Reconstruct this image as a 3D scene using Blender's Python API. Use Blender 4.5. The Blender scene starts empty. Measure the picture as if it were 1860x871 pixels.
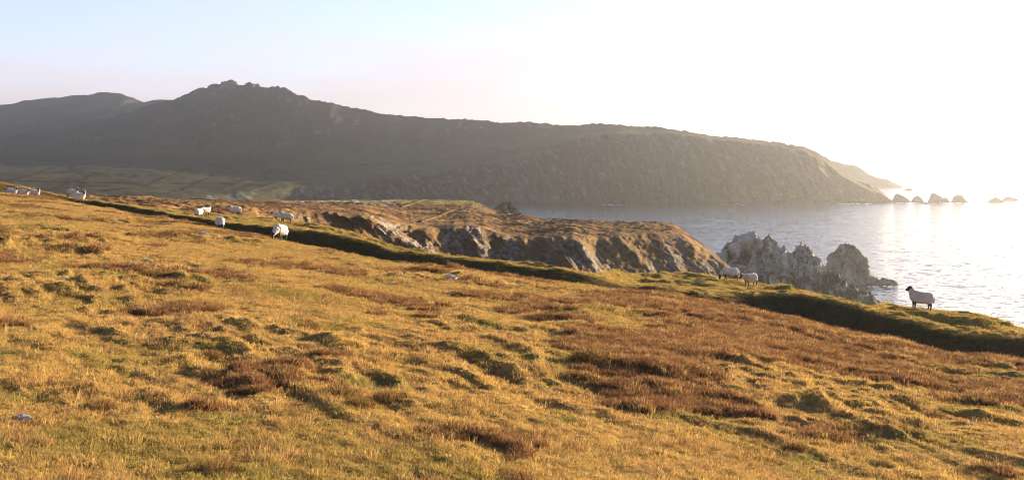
import bpy, math, random
import numpy as np
from mathutils import Vector

# ------------------------------------------------------------------ camera, sky, sun, exposure
SC = bpy.context.scene
F, CX, HY = 2000.0, 930.0, 292.0          # focal length, centre and horizon of the photograph (its pixels)
CAMZ = 60.0                               # metres above the sea
SUN_AZ, SUN_EL = math.radians(50), math.radians(10.0)
SUN_DIR = Vector((math.sin(SUN_AZ) * math.cos(SUN_EL), math.cos(SUN_AZ) * math.cos(SUN_EL), math.sin(SUN_EL)))

cam_data = bpy.data.cameras.new('camera')
cam = bpy.data.objects.new('camera', cam_data)
SC.collection.objects.link(cam)
cam.location = (0, 0, CAMZ)
cam.rotation_euler = (math.radians(90), 0, 0)
cam_data.sensor_fit = 'HORIZONTAL'
cam_data.sensor_width = 36.0
cam_data.lens = 36.0 * F / 1860.0
cam_data.shift_y = -(435.5 - HY) / 1860.0
cam_data.clip_start = 0.1
cam_data.clip_end = 120000.0
SC.camera = cam

world = bpy.data.worlds.new('World')
SC.world = world
world.use_nodes = True
wn, wl = world.node_tree.nodes, world.node_tree.links
wn.clear()
w_out = wn.new('ShaderNodeOutputWorld')
w_bg = wn.new('ShaderNodeBackground')
w_sky = wn.new('ShaderNodeTexSky')
w_sky.sky_type = 'NISHITA'
w_sky.sun_disc = False
w_sky.sun_elevation = SUN_EL
w_sky.sun_rotation = SUN_AZ
w_sky.altitude = 60
w_sky.air_density = 1.0
w_sky.dust_density = 0.2
w_sky.ozone_density = 4.0
w_bg.inputs['Strength'].default_value = 0.06
# thin pinkish stratus low over the horizon, broken by noise
w_tc = wn.new('ShaderNodeTexCoord')
w_sep = wn.new('ShaderNodeSeparateXYZ')
wl.new(w_tc.outputs['Generated'], w_sep.inputs[0])
w_map = wn.new('ShaderNodeMapping')
w_map.inputs['Scale'].default_value = (2.2, 2.2, 9.0)
wl.new(w_tc.outputs['Generated'], w_map.inputs['Vector'])
w_no = wn.new('ShaderNodeTexNoise')
w_no.inputs['Scale'].default_value = 1.6
w_no.inputs['Detail'].default_value = 6
w_no.inputs['Roughness'].default_value = 0.55
wl.new(w_map.outputs[0], w_no.inputs['Vector'])
w_add = wn.new('ShaderNodeMath')
w_add.operation = 'MULTIPLY_ADD'                       # noise * 0.16 - height
w_add.inputs[1].default_value = 0.22
w_neg = wn.new('ShaderNodeMath')
w_neg.operation = 'MULTIPLY'
w_neg.inputs[1].default_value = -1.0
wl.new(w_sep.outputs['Z'], w_neg.inputs[0])
wl.new(w_no.outputs['Fac'], w_add.inputs[0])
wl.new(w_neg.outputs[0], w_add.inputs[2])
w_mr = wn.new('ShaderNodeMapRange')
w_mr.interpolation_type = 'SMOOTHSTEP'
w_mr.inputs['From Min'].default_value = -0.02
w_mr.inputs['From Max'].default_value = 0.07
w_mr.inputs['To Max'].default_value = 0.85
wl.new(w_add.outputs[0], w_mr.inputs['Value'])
w_tint = wn.new('ShaderNodeMix')
w_tint.data_type = 'RGBA'
w_tint.blend_type = 'MULTIPLY'
w_tint.inputs[0].default_value = 1.0
w_tint.inputs[7].default_value = (1.08, 0.90, 1.0, 1)
wl.new(w_sky.outputs[0], w_tint.inputs[6])
w_cl = wn.new('ShaderNodeMix')
w_cl.data_type = 'RGBA'
w_cl.inputs[7].default_value = (3.15, 2.75, 2.85, 1)
wl.new(w_mr.outputs[0], w_cl.inputs[0])
# high thin veil over the whole sky
w_no2 = wn.new('ShaderNodeTexNoise')
w_no2.inputs['Scale'].default_value = 1.3
w_no2.inputs['Detail'].default_value = 5
wl.new(w_map.outputs[0], w_no2.inputs['Vector'])
w_mr2 = wn.new('ShaderNodeMapRange')
w_mr2.inputs['From Min'].default_value = 0.3
w_mr2.inputs['From Max'].default_value = 0.75
w_mr2.inputs['To Min'].default_value = 0.75
w_mr2.inputs['To Max'].default_value = 1.05
wl.new(w_no2.outputs['Fac'], w_mr2.inputs['Value'])
w_veil = wn.new('ShaderNodeMix')
w_veil.data_type = 'RGBA'
w_veil.inputs[7].default_value = (3.55, 3.6, 4.4, 1)
w_air = wn.new('ShaderNodeMath')                       # thins with height like the air mass it hangs in
w_air.operation = 'MULTIPLY'
w_air.inputs[1].default_value = 1 / 0.20
wl.new(w_neg.outputs[0], w_air.inputs[0])
w_exp = wn.new('ShaderNodeMath')
w_exp.operation = 'EXPONENT'
wl.new(w_air.outputs[0], w_exp.inputs[0])
w_fac = wn.new('ShaderNodeMath')
w_fac.operation = 'MULTIPLY'
w_fac.use_clamp = True
wl.new(w_exp.outputs[0], w_fac.inputs[0])
wl.new(w_mr2.outputs[0], w_fac.inputs[1])
wl.new(w_fac.outputs[0], w_veil.inputs[0])
wl.new(w_tint.outputs[2], w_veil.inputs[6])
wl.new(w_veil.outputs[2], w_cl.inputs[6])
wl.new(w_cl.outputs[2], w_bg.inputs[0])
wl.new(w_bg.outputs[0], w_out.inputs[0])

sun_data = bpy.data.lights.new('sun', 'SUN')
sun_data.energy = 5.0
sun_data.angle = math.radians(0.5)
sun_data.color = (1.0, 0.83, 0.62)
sun = bpy.data.objects.new('sun', sun_data)
SC.collection.objects.link(sun)
sun.rotation_euler = (-SUN_DIR).to_track_quat('-Z', 'Y').to_euler()
sun.location = (60, 60, 120)

SC.view_settings.view_transform = 'Standard'
SC.view_settings.look = 'None'
SC.view_settings.exposure = 2.35
SC.view_settings.gamma = 1.0
SC.view_settings.use_curve_mapping = False
SC.cycles.use_denoising = True
SC.cycles.denoiser = 'OPENIMAGEDENOISE'
SC.cycles.denoising_prefilter = 'ACCURATE'
SC.cycles.filter_width = 1.1
SC.cycles.max_bounces = 5
SC.cycles.diffuse_bounces = 2
SC.cycles.glossy_bounces = 2
SC.cycles.transmission_bounces = 3
SC.cycles.transparent_max_bounces = 4
SC.cycles.volume_bounces = 0
SC.cycles.sample_clamp_indirect = 4.0

SEA_SLOPES = (0.2, 0.8, 0.7)
HAZE_DENSITY, HAZE_G = 0.000135, 0.87

# ------------------------------------------------------------------ helpers
random.seed(11)


def link(o, parent=None):
    SC.collection.objects.link(o)
    if parent is not None:
        o.parent = parent
    return o


def tag(o, label=None, cat=None, group=None, kind=None):
    if label:
        o['label'] = label
    if cat:
        o['category'] = cat
    if group:
        o['group'] = group
    if kind:
        o['kind'] = kind
    return o


def mesh_np(name, verts, faces, smooth=True):
    verts = np.asarray(verts, dtype=np.float32).reshape(-1, 3)
    me = bpy.data.meshes.new(name)
    if isinstance(faces, np.ndarray):
        k = faces.shape[1]
        me.vertices.add(len(verts))
        me.vertices.foreach_set('co', verts.ravel())
        me.loops.add(faces.size)
        me.loops.foreach_set('vertex_index', faces.astype(np.int32).ravel())
        me.polygons.add(len(faces))
        me.polygons.foreach_set('loop_start', np.arange(0, faces.size, k, dtype=np.int32))
        me.update(calc_edges=True)
    else:
        me.from_pydata([tuple(map(float, v)) for v in verts], [], [tuple(f) for f in faces])
        me.update()
    me.polygons.foreach_set('use_smooth', np.full(len(me.polygons), smooth, dtype=bool))
    return me


def grid_faces(nc, nr):
    i = np.arange((nc - 1) * (nr - 1))
    c, r = i // (nr - 1), i % (nr - 1)
    a = c * nr + r
    return np.stack([a, a + nr, a + nr + 1, a + 1], axis=1)


def color_attr(me, name, col):
    a = me.attributes.new(name, 'FLOAT_COLOR', 'POINT')
    c = np.ones((len(me.vertices), 4), dtype=np.float32)
    col = np.asarray(col, dtype=np.float32)
    c[:, :col.shape[1]] = col
    a.data.foreach_set('color', c.ravel())


def float_attr(me, name, val):
    a = me.attributes.new(name, 'FLOAT', 'POINT')
    a.data.foreach_set('value', np.asarray(val, dtype=np.float32))


def _h(ix, iy, iz, s):
    n = (ix.astype(np.int64) * 374761393 + iy.astype(np.int64) * 668265263 + iz.astype(np.int64) * 2147483647 + s * 974711) & 0xFFFFFFFF
    n = ((n ^ (n >> 13)) * 1274126177) & 0xFFFFFFFF
    n = ((n ^ (n >> 16)) * 2246822519) & 0xFFFFFFFF
    return (n ^ (n >> 15)) & 0xFFFFFFFF


def noise2(x, y, s=0):
    ix, iy = np.floor(x), np.floor(y)
    fx, fy = x - ix, y - iy
    z = np.zeros_like(ix)
    u, v = fx * fx * fx * (fx * (fx * 6 - 15) + 10), fy * fy * fy * (fy * (fy * 6 - 15) + 10)

    def g(ax, ay):
        a = _h(ix + ax, iy + ay, z, s) * (2 * np.pi / 4294967296.0)
        return np.cos(a) * (fx - ax) + np.sin(a) * (fy - ay)
    return 1.5 * ((g(0, 0) * (1 - u) + g(1, 0) * u) * (1 - v) + (g(0, 1) * (1 - u) + g(1, 1) * u) * v)


def noise3(x, y, z, s=0):
    ix, iy, iz = np.floor(x), np.floor(y), np.floor(z)
    fx, fy, fz = x - ix, y - iy, z - iz
    u, v, w = [f * f * (3 - 2 * f) for f in (fx, fy, fz)]
    r = 0
    for a in (0, 1):
        for b in (0, 1):
            for c in (0, 1):
                hh = _h(ix + a, iy + b, iz + c, s) / 4294967296.0 * 2 - 1
                r = r + hh * (u if a else 1 - u) * (v if b else 1 - v) * (w if c else 1 - w)
    return r


def fbm2(x, y, n=4, s=0, gain=0.5):
    r, a, f = 0, 1.0, 1.0
    for k in range(n):
        r = r + a * noise2(x * f + 17.3 * k, y * f - 9.1 * k, s + k)
        a *= gain
        f *= 2.03
    return r


def facets(x, y, z, s=0, crack=0.0):
    """fractured rock: every cell of a jittered lattice carries its own tilted plane; joints between cells cut in"""
    ix, iy, iz = np.floor(x), np.floor(y), np.floor(z)
    best = np.full(x.shape, 1e9)
    second = np.full(x.shape, 1e9)
    val = np.zeros(x.shape)
    for a in (-1, 0, 1):
        for b in (-1, 0, 1):
            for c in (-1, 0, 1):
                jx, jy, jz = ix + a, iy + b, iz + c
                hh = _h(jx, jy, jz, s)
                q = [((hh >> k) & 1023) / 1023.0 for k in (0, 10, 20)]
                px, py, pz = x - jx - q[0], y - jy - q[1], z - jz - q[2]
                d = px * px + py * py + pz * pz
                m = d < best
                hg = _h(jx, jy, jz, s + 7)
                g = [((hg >> k) & 255) / 127.5 - 1 for k in (0, 8, 16, 24)]
                v = 0.7 * (g[0] * px + g[1] * py + g[2] * pz) + 0.5 * g[3]
                second = np.where(m, best, np.minimum(second, d))
                best = np.where(m, d, best)
                val = np.where(m, v, val)
    if crack:
        val = val - crack * (1 - smooth01(np.sqrt(second) - np.sqrt(best), 0.0, 0.13))
    return val


def smooth01(x, a, b):
    t = np.clip((x - a) / (b - a), 0, 1)
    return t * t * (3 - 2 * t)


def world_pt(px, py, d):
    return np.stack([(px - CX) / F * d, d + 0 * px, CAMZ - (py - HY) / F * d], axis=-1)


def project(P):
    return CX + P[..., 0] / P[..., 1] * F, HY + (CAMZ - P[..., 2]) / P[..., 1] * F


def loft(cols, rows, counts, smooth_rows=3, logd=False):
    """rows: list of (d[], z[]) curves over the columns; returns grid (ncol, nrow, 3)"""
    D, Z, T = [], [], []
    for k in range(len(rows) - 1):
        n = counts[k]
        t = np.arange(n) / n
        if logd and k == 0:
            d0, d1 = rows[k][0][:, None], rows[k + 1][0][:, None]
            d = d0 * (d1 / d0) ** t[None]
            tt = (d - d0) / (d1 - d0)
        else:
            tt = np.repeat(t[None], len(cols), 0)
            d = rows[k][0][:, None] * (1 - tt) + rows[k + 1][0][:, None] * tt
        D.append(d)
        Z.append(rows[k][1][:, None] * (1 - tt) + rows[k + 1][1][:, None] * tt)
        T.append(tt + k)
    D.append(rows[-1][0][:, None]); Z.append(rows[-1][1][:, None]); T.append(np.full((len(cols), 1), len(rows) - 1.0))
    D, Z, T = [np.concatenate(a, 1) for a in (D, Z, T)]
    for _ in range(smooth_rows):
        for A in (D, Z):
            A[:, 1:-1] = 0.25 * A[:, :-2] + 0.5 * A[:, 1:-1] + 0.25 * A[:, 2:]
    P = np.stack([(cols[:, None] - CX) / F * D, D, Z], -1)
    return P, T


def curve(cols, pts):
    pts = np.array(pts, dtype=float)
    return np.interp(cols, pts[:, 0], pts[:, 1])


def zrow(cols, py, d):
    return d, CAMZ - (py - HY) / F * d


def normals(P):
    a = np.gradient(P, axis=0)
    b = np.gradient(P, axis=1)
    n = np.cross(a, b)
    n /= np.linalg.norm(n, axis=-1, keepdims=True) + 1e-12
    return n


def grid_object(name, P, smooth=True, parent=None):
    nc, nr = P.shape[:2]
    me = mesh_np(name, P.reshape(-1, 3), grid_faces(nc, nr), smooth)
    return link(bpy.data.objects.new(name, me), parent)


# ------------------------------------------------------------------ materials
def material(name):
    m = bpy.data.materials.new(name)
    m.use_nodes = True
    nt = m.node_tree
    nt.nodes.clear()
    return m, nt.nodes, nt.links


def N(nodes, kind, **kw):
    n = nodes.new(kind)
    for k, v in kw.items():
        setattr(n, k, v)
    return n


def attr_surface(name, attr='col', rough=0.95, grain=(6.0, 0.5), bump=(20.0, 0.02), tint=None, spec=0.02):
    """albedo from the mesh's own colour map, broken up by fine grain, with fine relief"""
    m, n, l = material(name)
    out = N(n, 'ShaderNodeOutputMaterial')
    bs = N(n, 'ShaderNodeBsdfPrincipled')
    at = N(n, 'ShaderNodeAttribute', attribute_name=attr)
    geo = N(n, 'ShaderNodeNewGeometry')
    no = N(n, 'ShaderNodeTexNoise')
    no.inputs['Scale'].default_value = grain[0]
    no.inputs['Detail'].default_value = 6
    no.inputs['Roughness'].default_value = 0.7
    l.new(geo.outputs['Position'], no.inputs['Vector'])
    mr = N(n, 'ShaderNodeMapRange')
    mr.inputs['From Min'].default_value = 0.3
    mr.inputs['From Max'].default_value = 0.7
    mr.inputs['To Min'].default_value = 1 - grain[1]
    mr.inputs['To Max'].default_value = 1 + grain[1]
    l.new(no.outputs['Fac'], mr.inputs['Value'])
    mu = N(n, 'ShaderNodeVectorMath', operation='SCALE')
    l.new(at.outputs['Color'], mu.inputs[0])
    l.new(mr.outputs[0], mu.inputs['Scale'])
    l.new(mu.outputs[0], bs.inputs['Base Color'])
    bs.inputs['Roughness'].default_value = rough
    bs.inputs['Specular IOR Level'].default_value = spec
    nb = N(n, 'ShaderNodeTexNoise')
    nb.inputs['Scale'].default_value = bump[0]
    nb.inputs['Detail'].default_value = 5
    l.new(geo.outputs['Position'], nb.inputs['Vector'])
    bp = N(n, 'ShaderNodeBump')
    bp.inputs['Strength'].default_value = 1.0
    bp.inputs['Distance'].default_value = bump[1]
    l.new(nb.outputs['Fac'], bp.inputs['Height'])
    l.new(bp.outputs[0], bs.inputs['Normal'])
    l.new(bs.outputs[0], out.inputs[0])
    return m


def grass_material(name, trans=0.45):
    m, n, l = material(name)
    out = N(n, 'ShaderNodeOutputMaterial')
    at = N(n, 'ShaderNodeAttribute', attribute_name='tint', attribute_type='INSTANCER')
    sh = N(n, 'ShaderNodeAttribute', attribute_name='shade')
    mu = N(n, 'ShaderNodeVectorMath', operation='SCALE')
    l.new(at.outputs['Color'], mu.inputs[0])
    l.new(sh.outputs['Fac'], mu.inputs['Scale'])
    df = N(n, 'ShaderNodeBsdfDiffuse')
    tr = N(n, 'ShaderNodeBsdfTranslucent')
    mx = N(n, 'ShaderNodeMixShader')
    mx.inputs[0].default_value = trans
    l.new(mu.outputs[0], df.inputs[0])
    l.new(mu.outputs[0], tr.inputs[0])
    l.new(df.outputs[0], mx.inputs[1])
    l.new(tr.outputs[0], mx.inputs[2])
    l.new(mx.outputs[0], out.inputs[0])
    return m


def plain(name, col, rough=0.8, var=0.25, scale=30.0, spec=0.2):
    m, n, l = material(name)
    out = N(n, 'ShaderNodeOutputMaterial')
    bs = N(n, 'ShaderNodeBsdfPrincipled')
    tc = N(n, 'ShaderNodeTexCoord')
    no = N(n, 'ShaderNodeTexNoise')
    no.inputs['Scale'].default_value = scale
    no.inputs['Detail'].default_value = 5
    l.new(tc.outputs['Object'], no.inputs['Vector'])
    mx = N(n, 'ShaderNodeMix', data_type='RGBA')
    mx.inputs[6].default_value = tuple(c * (1 - var) for c in col) + (1,)
    mx.inputs[7].default_value = tuple(min(1, c * (1 + var)) for c in col) + (1,)
    l.new(no.outputs['Fac'], mx.inputs[0])
    l.new(mx.outputs[2], bs.inputs['Base Color'])
    bs.inputs['Roughness'].default_value = rough
    bs.inputs['Specular IOR Level'].default_value = spec
    l.new(bs.outputs[0], out.inputs[0])
    return m


M_turf = attr_surface('turf', grain=(9.0, 0.45), bump=(30.0, 0.03))
M_heath = attr_surface('heath', grain=(0.9, 0.6), bump=(1.6, 0.35))
M_far = attr_surface('far_land', grain=(0.06, 0.3), bump=(0.12, 1.2))
M_rock = attr_surface('rock', grain=(0.8, 0.3), bump=(1.2, 0.35), rough=0.85)
M_grass = grass_material('grass_blades', 0.32)
M_heather = grass_material('heather_sprigs', 0.3)

STRAW = np.array([0.50, 0.318, 0.112]); GOLD = np.array([0.46, 0.298, 0.078]); OLIVE = np.array([0.26, 0.21, 0.048])
GREEN = np.array([0.13, 0.17, 0.03]); RUST = np.array([0.185, 0.095, 0.042]); TAN = np.array([0.42, 0.245, 0.092])
BROWN = np.array([0.15, 0.085, 0.04]); SHADEGREEN = np.array([0.105, 0.073, 0.031])

# ------------------------------------------------------------------ the hillside with its sod bank
LIP = [(-700, 235, 140), (-300, 300, 112), (0, 349, 86), (80, 358, 81), (150, 371, 76), (207, 381, 71), (264, 394, 66), (332, 401, 61),
       (386, 413, 58), (423, 420, 56), (463, 425, 54), (498, 435, 51), (549, 445, 49), (611, 454, 47), (680, 467, 45.5), (770, 478, 44),
       (853, 486, 43), (899, 496, 42), (1000, 507, 41.5), (1058, 511, 41), (1126, 523, 40.5), (1194, 528, 40), (1253, 540, 39),
       (1348, 557, 37.5), (1447, 583, 35.5), (1545, 608, 33.5), (1611, 617, 32), (1676, 634, 30.5), (1725, 648, 29.5), (1775, 649, 29),
       (1860, 656, 28), (2200, 710, 25), (2560, 770, 22)]
TOP = [(-700, 222, 175), (-300, 280, 140), (0, 331, 113), (32, 336, 110), (64, 344, 107), (97, 352, 102), (126, 359, 97), (150, 363, 93),
       (174, 365, 89), (226, 372, 81), (258, 378, 77), (300, 384, 72), (321, 390, 70), (372, 397, 66), (412, 404, 63), (492, 411, 59),
       (529, 415, 57), (586, 423, 54.5), (634, 431, 53), (680, 441, 52), (715, 453, 51), (763, 460, 50), (818, 467, 49), (880, 473, 48),
       (960, 484, 47), (1018, 489, 46.5), (1058, 497, 46), (1087, 505, 45.5), (1116, 516, 45), (1155, 521, 44.5), (1194, 520, 44.5),
       (1243, 527, 44.5), (1300, 534, 44.5), (1348, 533, 45), (1407, 531, 45), (1463, 533, 44.5), (1496, 543, 43), (1561, 554, 41),
       (1594, 567, 39), (1643, 579, 37.5), (1709, 595, 35.5), (1729, 602, 35), (1788, 608, 33.5), (1860, 608, 32), (2200, 655, 28.5), (2560, 712, 25)]
FAR = [(-700, 221, 182), (-300, 279, 146), (0, 330, 118), (64, 343, 112), (126, 357, 108), (150, 361, 106), (226, 370, 102), (300, 379, 100),
       (340, 384, 99), (392, 387, 98), (430, 389, 97), (469, 394, 94), (532, 403, 88), (589, 409, 76), (640, 427, 60), (680, 437.5, 55), (715, 450, 53),
       (763, 457.5, 51.7), (818, 464.5, 50.7), (880, 470.5, 49.7), (960, 481.5, 48.7), (1018, 487, 48.2), (1058, 495, 48), (1093, 498, 52),
       (1116, 493, 60), (1165, 497, 66), (1208, 494, 68), (1224, 498, 68), (1272, 499, 67), (1308, 502, 66), (1381, 514, 63), (1430, 522, 56),
       (1463, 529, 49), (1496, 540, 45), (1561, 552, 43), (1581, 558, 43), (1611, 552, 45.5), (1643, 556, 45), (1709, 563, 44), (1781, 573, 42),
       (1834, 592, 38.5), (1860, 598, 37), (2200, 645, 31), (2560, 700, 27)]
NC = 1120
cols = np.linspace(-640, 2480, NC)
a3 = lambda T, k: np.interp(cols, [t[0] for t in T], [t[k] for t in T])
lip_py, lip_d = a3(LIP, 1) + 5.0 * smooth01(cols, 560, 700) * (1 - smooth01(cols, 1330, 1450)), a3(LIP, 2)
top_py, top_d = a3(TOP, 1), a3(TOP, 2)
far_py, far_d = a3(FAR, 1), a3(FAR, 2)
u = (cols - CX) / F
d_near = np.full(NC, 4.0)
z_near = CAMZ - 2.25 - 0.11 * u * d_near - 0.055 * d_near
merged = smooth01(far_d - top_d, 3.0, 9.0)                    # 1 where land goes on behind the bank
left = 1 - smooth01(cols, 60, 190)
# the trough in front of the bank
dit_d = np.maximum(top_d - 1.9, lip_d + 0.5 * (top_d - lip_d)) * (1 - left) + (lip_d + (top_d - lip_d) * 0.3) * left
dit_z = CAMZ - (lip_py + 5 + 3 * left - HY) / F * dit_d
face_d = dit_d * 0.5 + top_d * 0.5
face_z = dit_z * 0.52 + (CAMZ - (top_py - HY) / F * top_d) * 0.48
r_top = zrow(cols, top_py, top_d)
crown_d = top_d + 0.7 + 0.3 * merged
r_crown = (crown_d, r_top[1] - 0.03 + 0 * cols)
r_far = zrow(cols, far_py, far_d)
back_d = crown_d * 0.7 + far_d * 0.3
back_z = np.minimum(r_crown[1] * 0.6 + r_far[1] * 0.4, r_far[1] + 5) - 0.30 * merged
ledge = smooth01(cols, 1575, 1625)
back_d = back_d * (1 - ledge) + (far_d - 3.0) * ledge
back_z = back_z * (1 - ledge) + (CAMZ - (far_py + 11 - HY) / F * (far_d - 3.0)) * ledge
dip_d = (crown_d * 0.5 + back_d * 0.5) * (1 - ledge) + (back_d - 1.3) * ledge
dip_z = (r_crown[1] * 0.5 + back_z * 0.5) * (1 - ledge) + np.minimum(back_z - 0.62, CAMZ - (top_py + 2 - HY) / F * dip_d) * ledge
drop1 = (far_d + 3 + 2 * merged, r_far[1] - 1.2 - 0.4 * merged)
drop2 = (far_d + 14, r_far[1] - 7.0)
rows = [(d_near, z_near), zrow(cols, lip_py, lip_d), (dit_d, dit_z), (face_d, face_z), r_top, r_crown, (dip_d, dip_z), (back_d, back_z), r_far, drop1, drop2]
HP, HT = loft(cols, rows, [440, 26, 26, 26, 12, 20, 20, 60, 18, 12], smooth_rows=2, logd=True)
X, Y = HP[..., 0], HP[..., 1]
def hill_colour(P, T):
    X, Y = P[..., 0], P[..., 1]
    px, py = project(P)
    straw = STRAW * 0.5 + GOLD * 0.5
    c = np.ones(P.shape) * straw
    a = fbm2(X / 2.3, Y / 3.0, 3, 61)

    def mixc(c, col, f):
        return c * (1 - f[..., None]) + col * f[..., None]
    c = mixc(c, TAN, smooth01(a, -0.05, 0.5) * 0.75)
    g = fbm2(X / 3.1 + 40, Y / 3.8, 3, 63)
    c = mixc(c, OLIVE, smooth01(g, 0.15, 0.6) * 0.7)
    g2 = fbm2(X / 1.1, Y / 1.3, 3, 64)
    c = mixc(c, GREEN, smooth01(g2, 0.45, 0.8) * 0.6)
    # heather: right-hand upper part of the slope and patches elsewhere
    h = fbm2(X / 4.0, Y / 4.0, 5, 66, 0.65)
    far_right = smooth01(px, 800, 1250) * smooth01(Y, 14, 22) * (T < 1.6)
    f = smooth01(h + 0.70 * far_right - 0.34, 0.0, 0.5)
    c = mixc(c, RUST, f * 0.9)
    rustmask = f
    # trough and bank face: dark turf, their shade painted into its colour, the bank crown and the land behind fresh grass
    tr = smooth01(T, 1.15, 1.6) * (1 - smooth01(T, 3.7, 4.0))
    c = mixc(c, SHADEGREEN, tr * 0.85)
    cr = smooth01(T, 3.7, 4.0)
    cg = OLIVE * 0.4 + GOLD * 0.6
    c = mixc(c, cg, cr * 0.85)
    heathtop = smooth01(T, 4.2, 5.0) * (1 - smooth01(px, 130, 220))
    c = mixc(c, RUST, heathtop * 0.9)
    c = mixc(c, GREEN, cr * (1 - heathtop) * smooth01(g2, 0.15, 0.6) * 0.5)
    return c, rustmask


heather0 = hill_colour(HP, HT)[1] * (HT < 1.3)
# a gentle roll of the slope between the fixed ends, so rows of light and shade cross it
tt = np.clip(HT, 0, 1)
mid = np.sin(np.pi * tt) * (HT < 1)
# a rotated frame that follows the sheep tracks: they run level, down to the right in the picture
xr, yr = X * 0.53 - Y * 0.85, X * 0.85 + Y * 0.53
warp = 0.7 * noise2(X * 0.25, Y * 0.25, 90)
HZ = 0.16 * mid * noise2(xr / 9 + warp * .3, yr / 6, 1)
hum = fbm2(xr / 3.4 + warp, yr / 1.5 + .6 * warp, 3, 5)
ridge = 1 - np.abs(noise2(xr / 5.0 + warp, yr / 1.4 + 1.4 * warp, 15)) * 2.2
zone = smooth01(X + 0.25 * Y, 1.0, 8.0) * smooth01(Y, 12, 16)
rough_mask = np.clip(0.40 + 0.32 * zone - 0.18 * (1 - smooth01(Y, 9.5, 12.5)) + 1.45 * fbm2(X / 6.0, Y / 7.0, 3, 33), 0.08, 1.2)     # tussocky parts against grazed lawn
HZ += rough_mask * (0.06 * hum + 0.085 * np.clip(ridge, 0, 1) ** 3)
HZ += rough_mask * 0.075 * noise2(xr / 1.2, yr / 0.42, 21)
fine = 1 - smooth01(Y, 25, 70)
HZ += (0.25 + 0.75 * rough_mask) * (0.058 * noise2(xr / 0.42, yr / 0.19, 23) + fine * 0.010 * noise2(X / 0.11, Y / 0.11, 24))
HZ += heather0 * (0.04 * noise2(X / 0.5, Y / 0.5, 27) + 0.035 * noise2(X / 1.3, Y / 1.3, 28))
HZ *= 1 - 0.6 * np.exp(-((HT - 1.0) / 0.06) ** 2)
bank = np.exp(-((HT - 4.0) / 1.2) ** 2)
bank_noise = 0.10 * noise2(X / 2.2, Y / 2.2, 41) + 0.06 * noise2(X / 0.8, Y / 0.8, 42) + 0.03 * noise2(X / .3, Y / .3, 43)
face = np.exp(-((HT - 2.7) / 0.7) ** 2)
HZ = HZ * (1 - 0.55 * bank) * (1 - 0.6 * face) + bank_noise * np.maximum(bank, face) * 0.9
knolls = smooth01(HT, 5.2, 5.8) * (1 - smooth01(HT, 7.8, 8.2))
HZ += knolls * (merged * (1 - 0.8 * smooth01(cols, 1560, 1620)))[:, None] * (0.24 * noise2(X / 3.0, Y / 3.6, 51) + 0.09 * noise2(X / 1.1, Y / 1.4, 52))
HP[..., 2] += HZ


def hill_z(px, d):
    """height of the hillside on the column px at distance d"""
    i = int(np.clip(round((px - cols[0]) / (cols[1] - cols[0])), 0, NC - 1))
    return float(np.interp(d, HP[i, :, 1], HP[i, :, 2]))


def hill_hit(px, py):
    """first point of the front slope seen through a pixel"""
    i = int(np.clip(round((px - cols[0]) / (cols[1] - cols[0])), 0, NC - 1))
    _, yy = project(HP[i])
    k = int(np.argmax(yy[20:] <= py)) + 20
    return HP[i, k]


HC, HR = hill_colour(HP, HT)
hill = grid_object('hillside', HP)
tag(hill, kind='structure')
color_attr(hill.data, 'col', HC.reshape(-1, 3) * 0.55)  # ground darkened to paint in the small shadows between tufts
hill.data.materials.append(M_turf)

# ------------------------------------------------------------------ the heath and its broken cliffs
NM = 860
mc = np.linspace(-150, 1440, NM)
m_far = curve(mc, [(-150, 345), (100, 357), (264, 360), (400, 362.5), (480, 366), (560, 364), (640, 363), (780, 362), (860, 364), (880, 372), (905, 384), (945, 389),
                   (1040, 397), (1100, 401), (1190, 404.5), (1222, 406), (1238, 415), (1262, 432), (1290, 452), (1306, 466), (1345, 500), (1440, 600)])
m_fard = curve(mc, [(-150, 240), (264, 280), (400, 300), (480, 380), (560, 470), (860, 480), (905, 420), (945, 390), (1040, 370), (1222, 375), (1306, 365), (1345, 350)])
m_edge = curve(mc, [(-150, 350), (100, 362), (264, 374), (400, 378), (470, 380), (577, 384), (660, 388), (700, 399), (740, 409), (790, 413), (850, 409), (880, 414), (910, 424),
                    (960, 430), (1040, 428), (1085, 436), (1130, 425), (1180, 424), (1240, 428), (1270, 445), (1306, 470), (1345, 506), (1440, 610)])
m_edged = curve(mc, [(-150, 130), (100, 140), (264, 150), (400, 190), (440, 215), (470, 230), (577, 245), (660, 258), (740, 282), (850, 300), (960, 305), (1040, 300), (1130, 318), (1240, 338), (1306, 345), (1345, 340)])
m_low = curve(mc, [(-150, 368), (100, 374), (264, 394), (400, 398), (470, 405), (577, 425), (660, 445), (740, 470), (850, 485), (960, 500), (1130, 518), (1240, 530), (1345, 580), (1440, 690)])
m_lowd = m_edged - curve(mc, [(-150, 30), (100, 42), (264, 55), (400, 94), (440, 60), (470, 26), (520, 12), (577, 11), (660, 12), (740, 16), (850, 15), (960, 17), (1130, 20), (1240, 20), (1345, 18)])
m_edge0 = m_edge
m_edge = m_edge + 0.8 * fbm2(mc / 34.0, 0 * mc, 4, 70) * smooth01(mc, 560, 640) * (1 - smooth01(mc, 1230, 1290))
m_mid = m_edge0 * 0.42 + m_far * 0.58
m_midd = m_edged * 0.50 + m_fard * 0.50
r_low, r_edge, r_mid, r_mfar = [zrow(mc, a, b) for a, b in ((m_low, m_lowd), (m_edge, m_edged), (m_mid, m_midd), (m_far, m_fard))]
r_foot = (m_lowd - 20, np.maximum(r_low[1] - 30, 1.0) * smooth01(mc, 430, 600) + (r_low[1] - 3) * (1 - smooth01(mc, 430, 600)))
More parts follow.
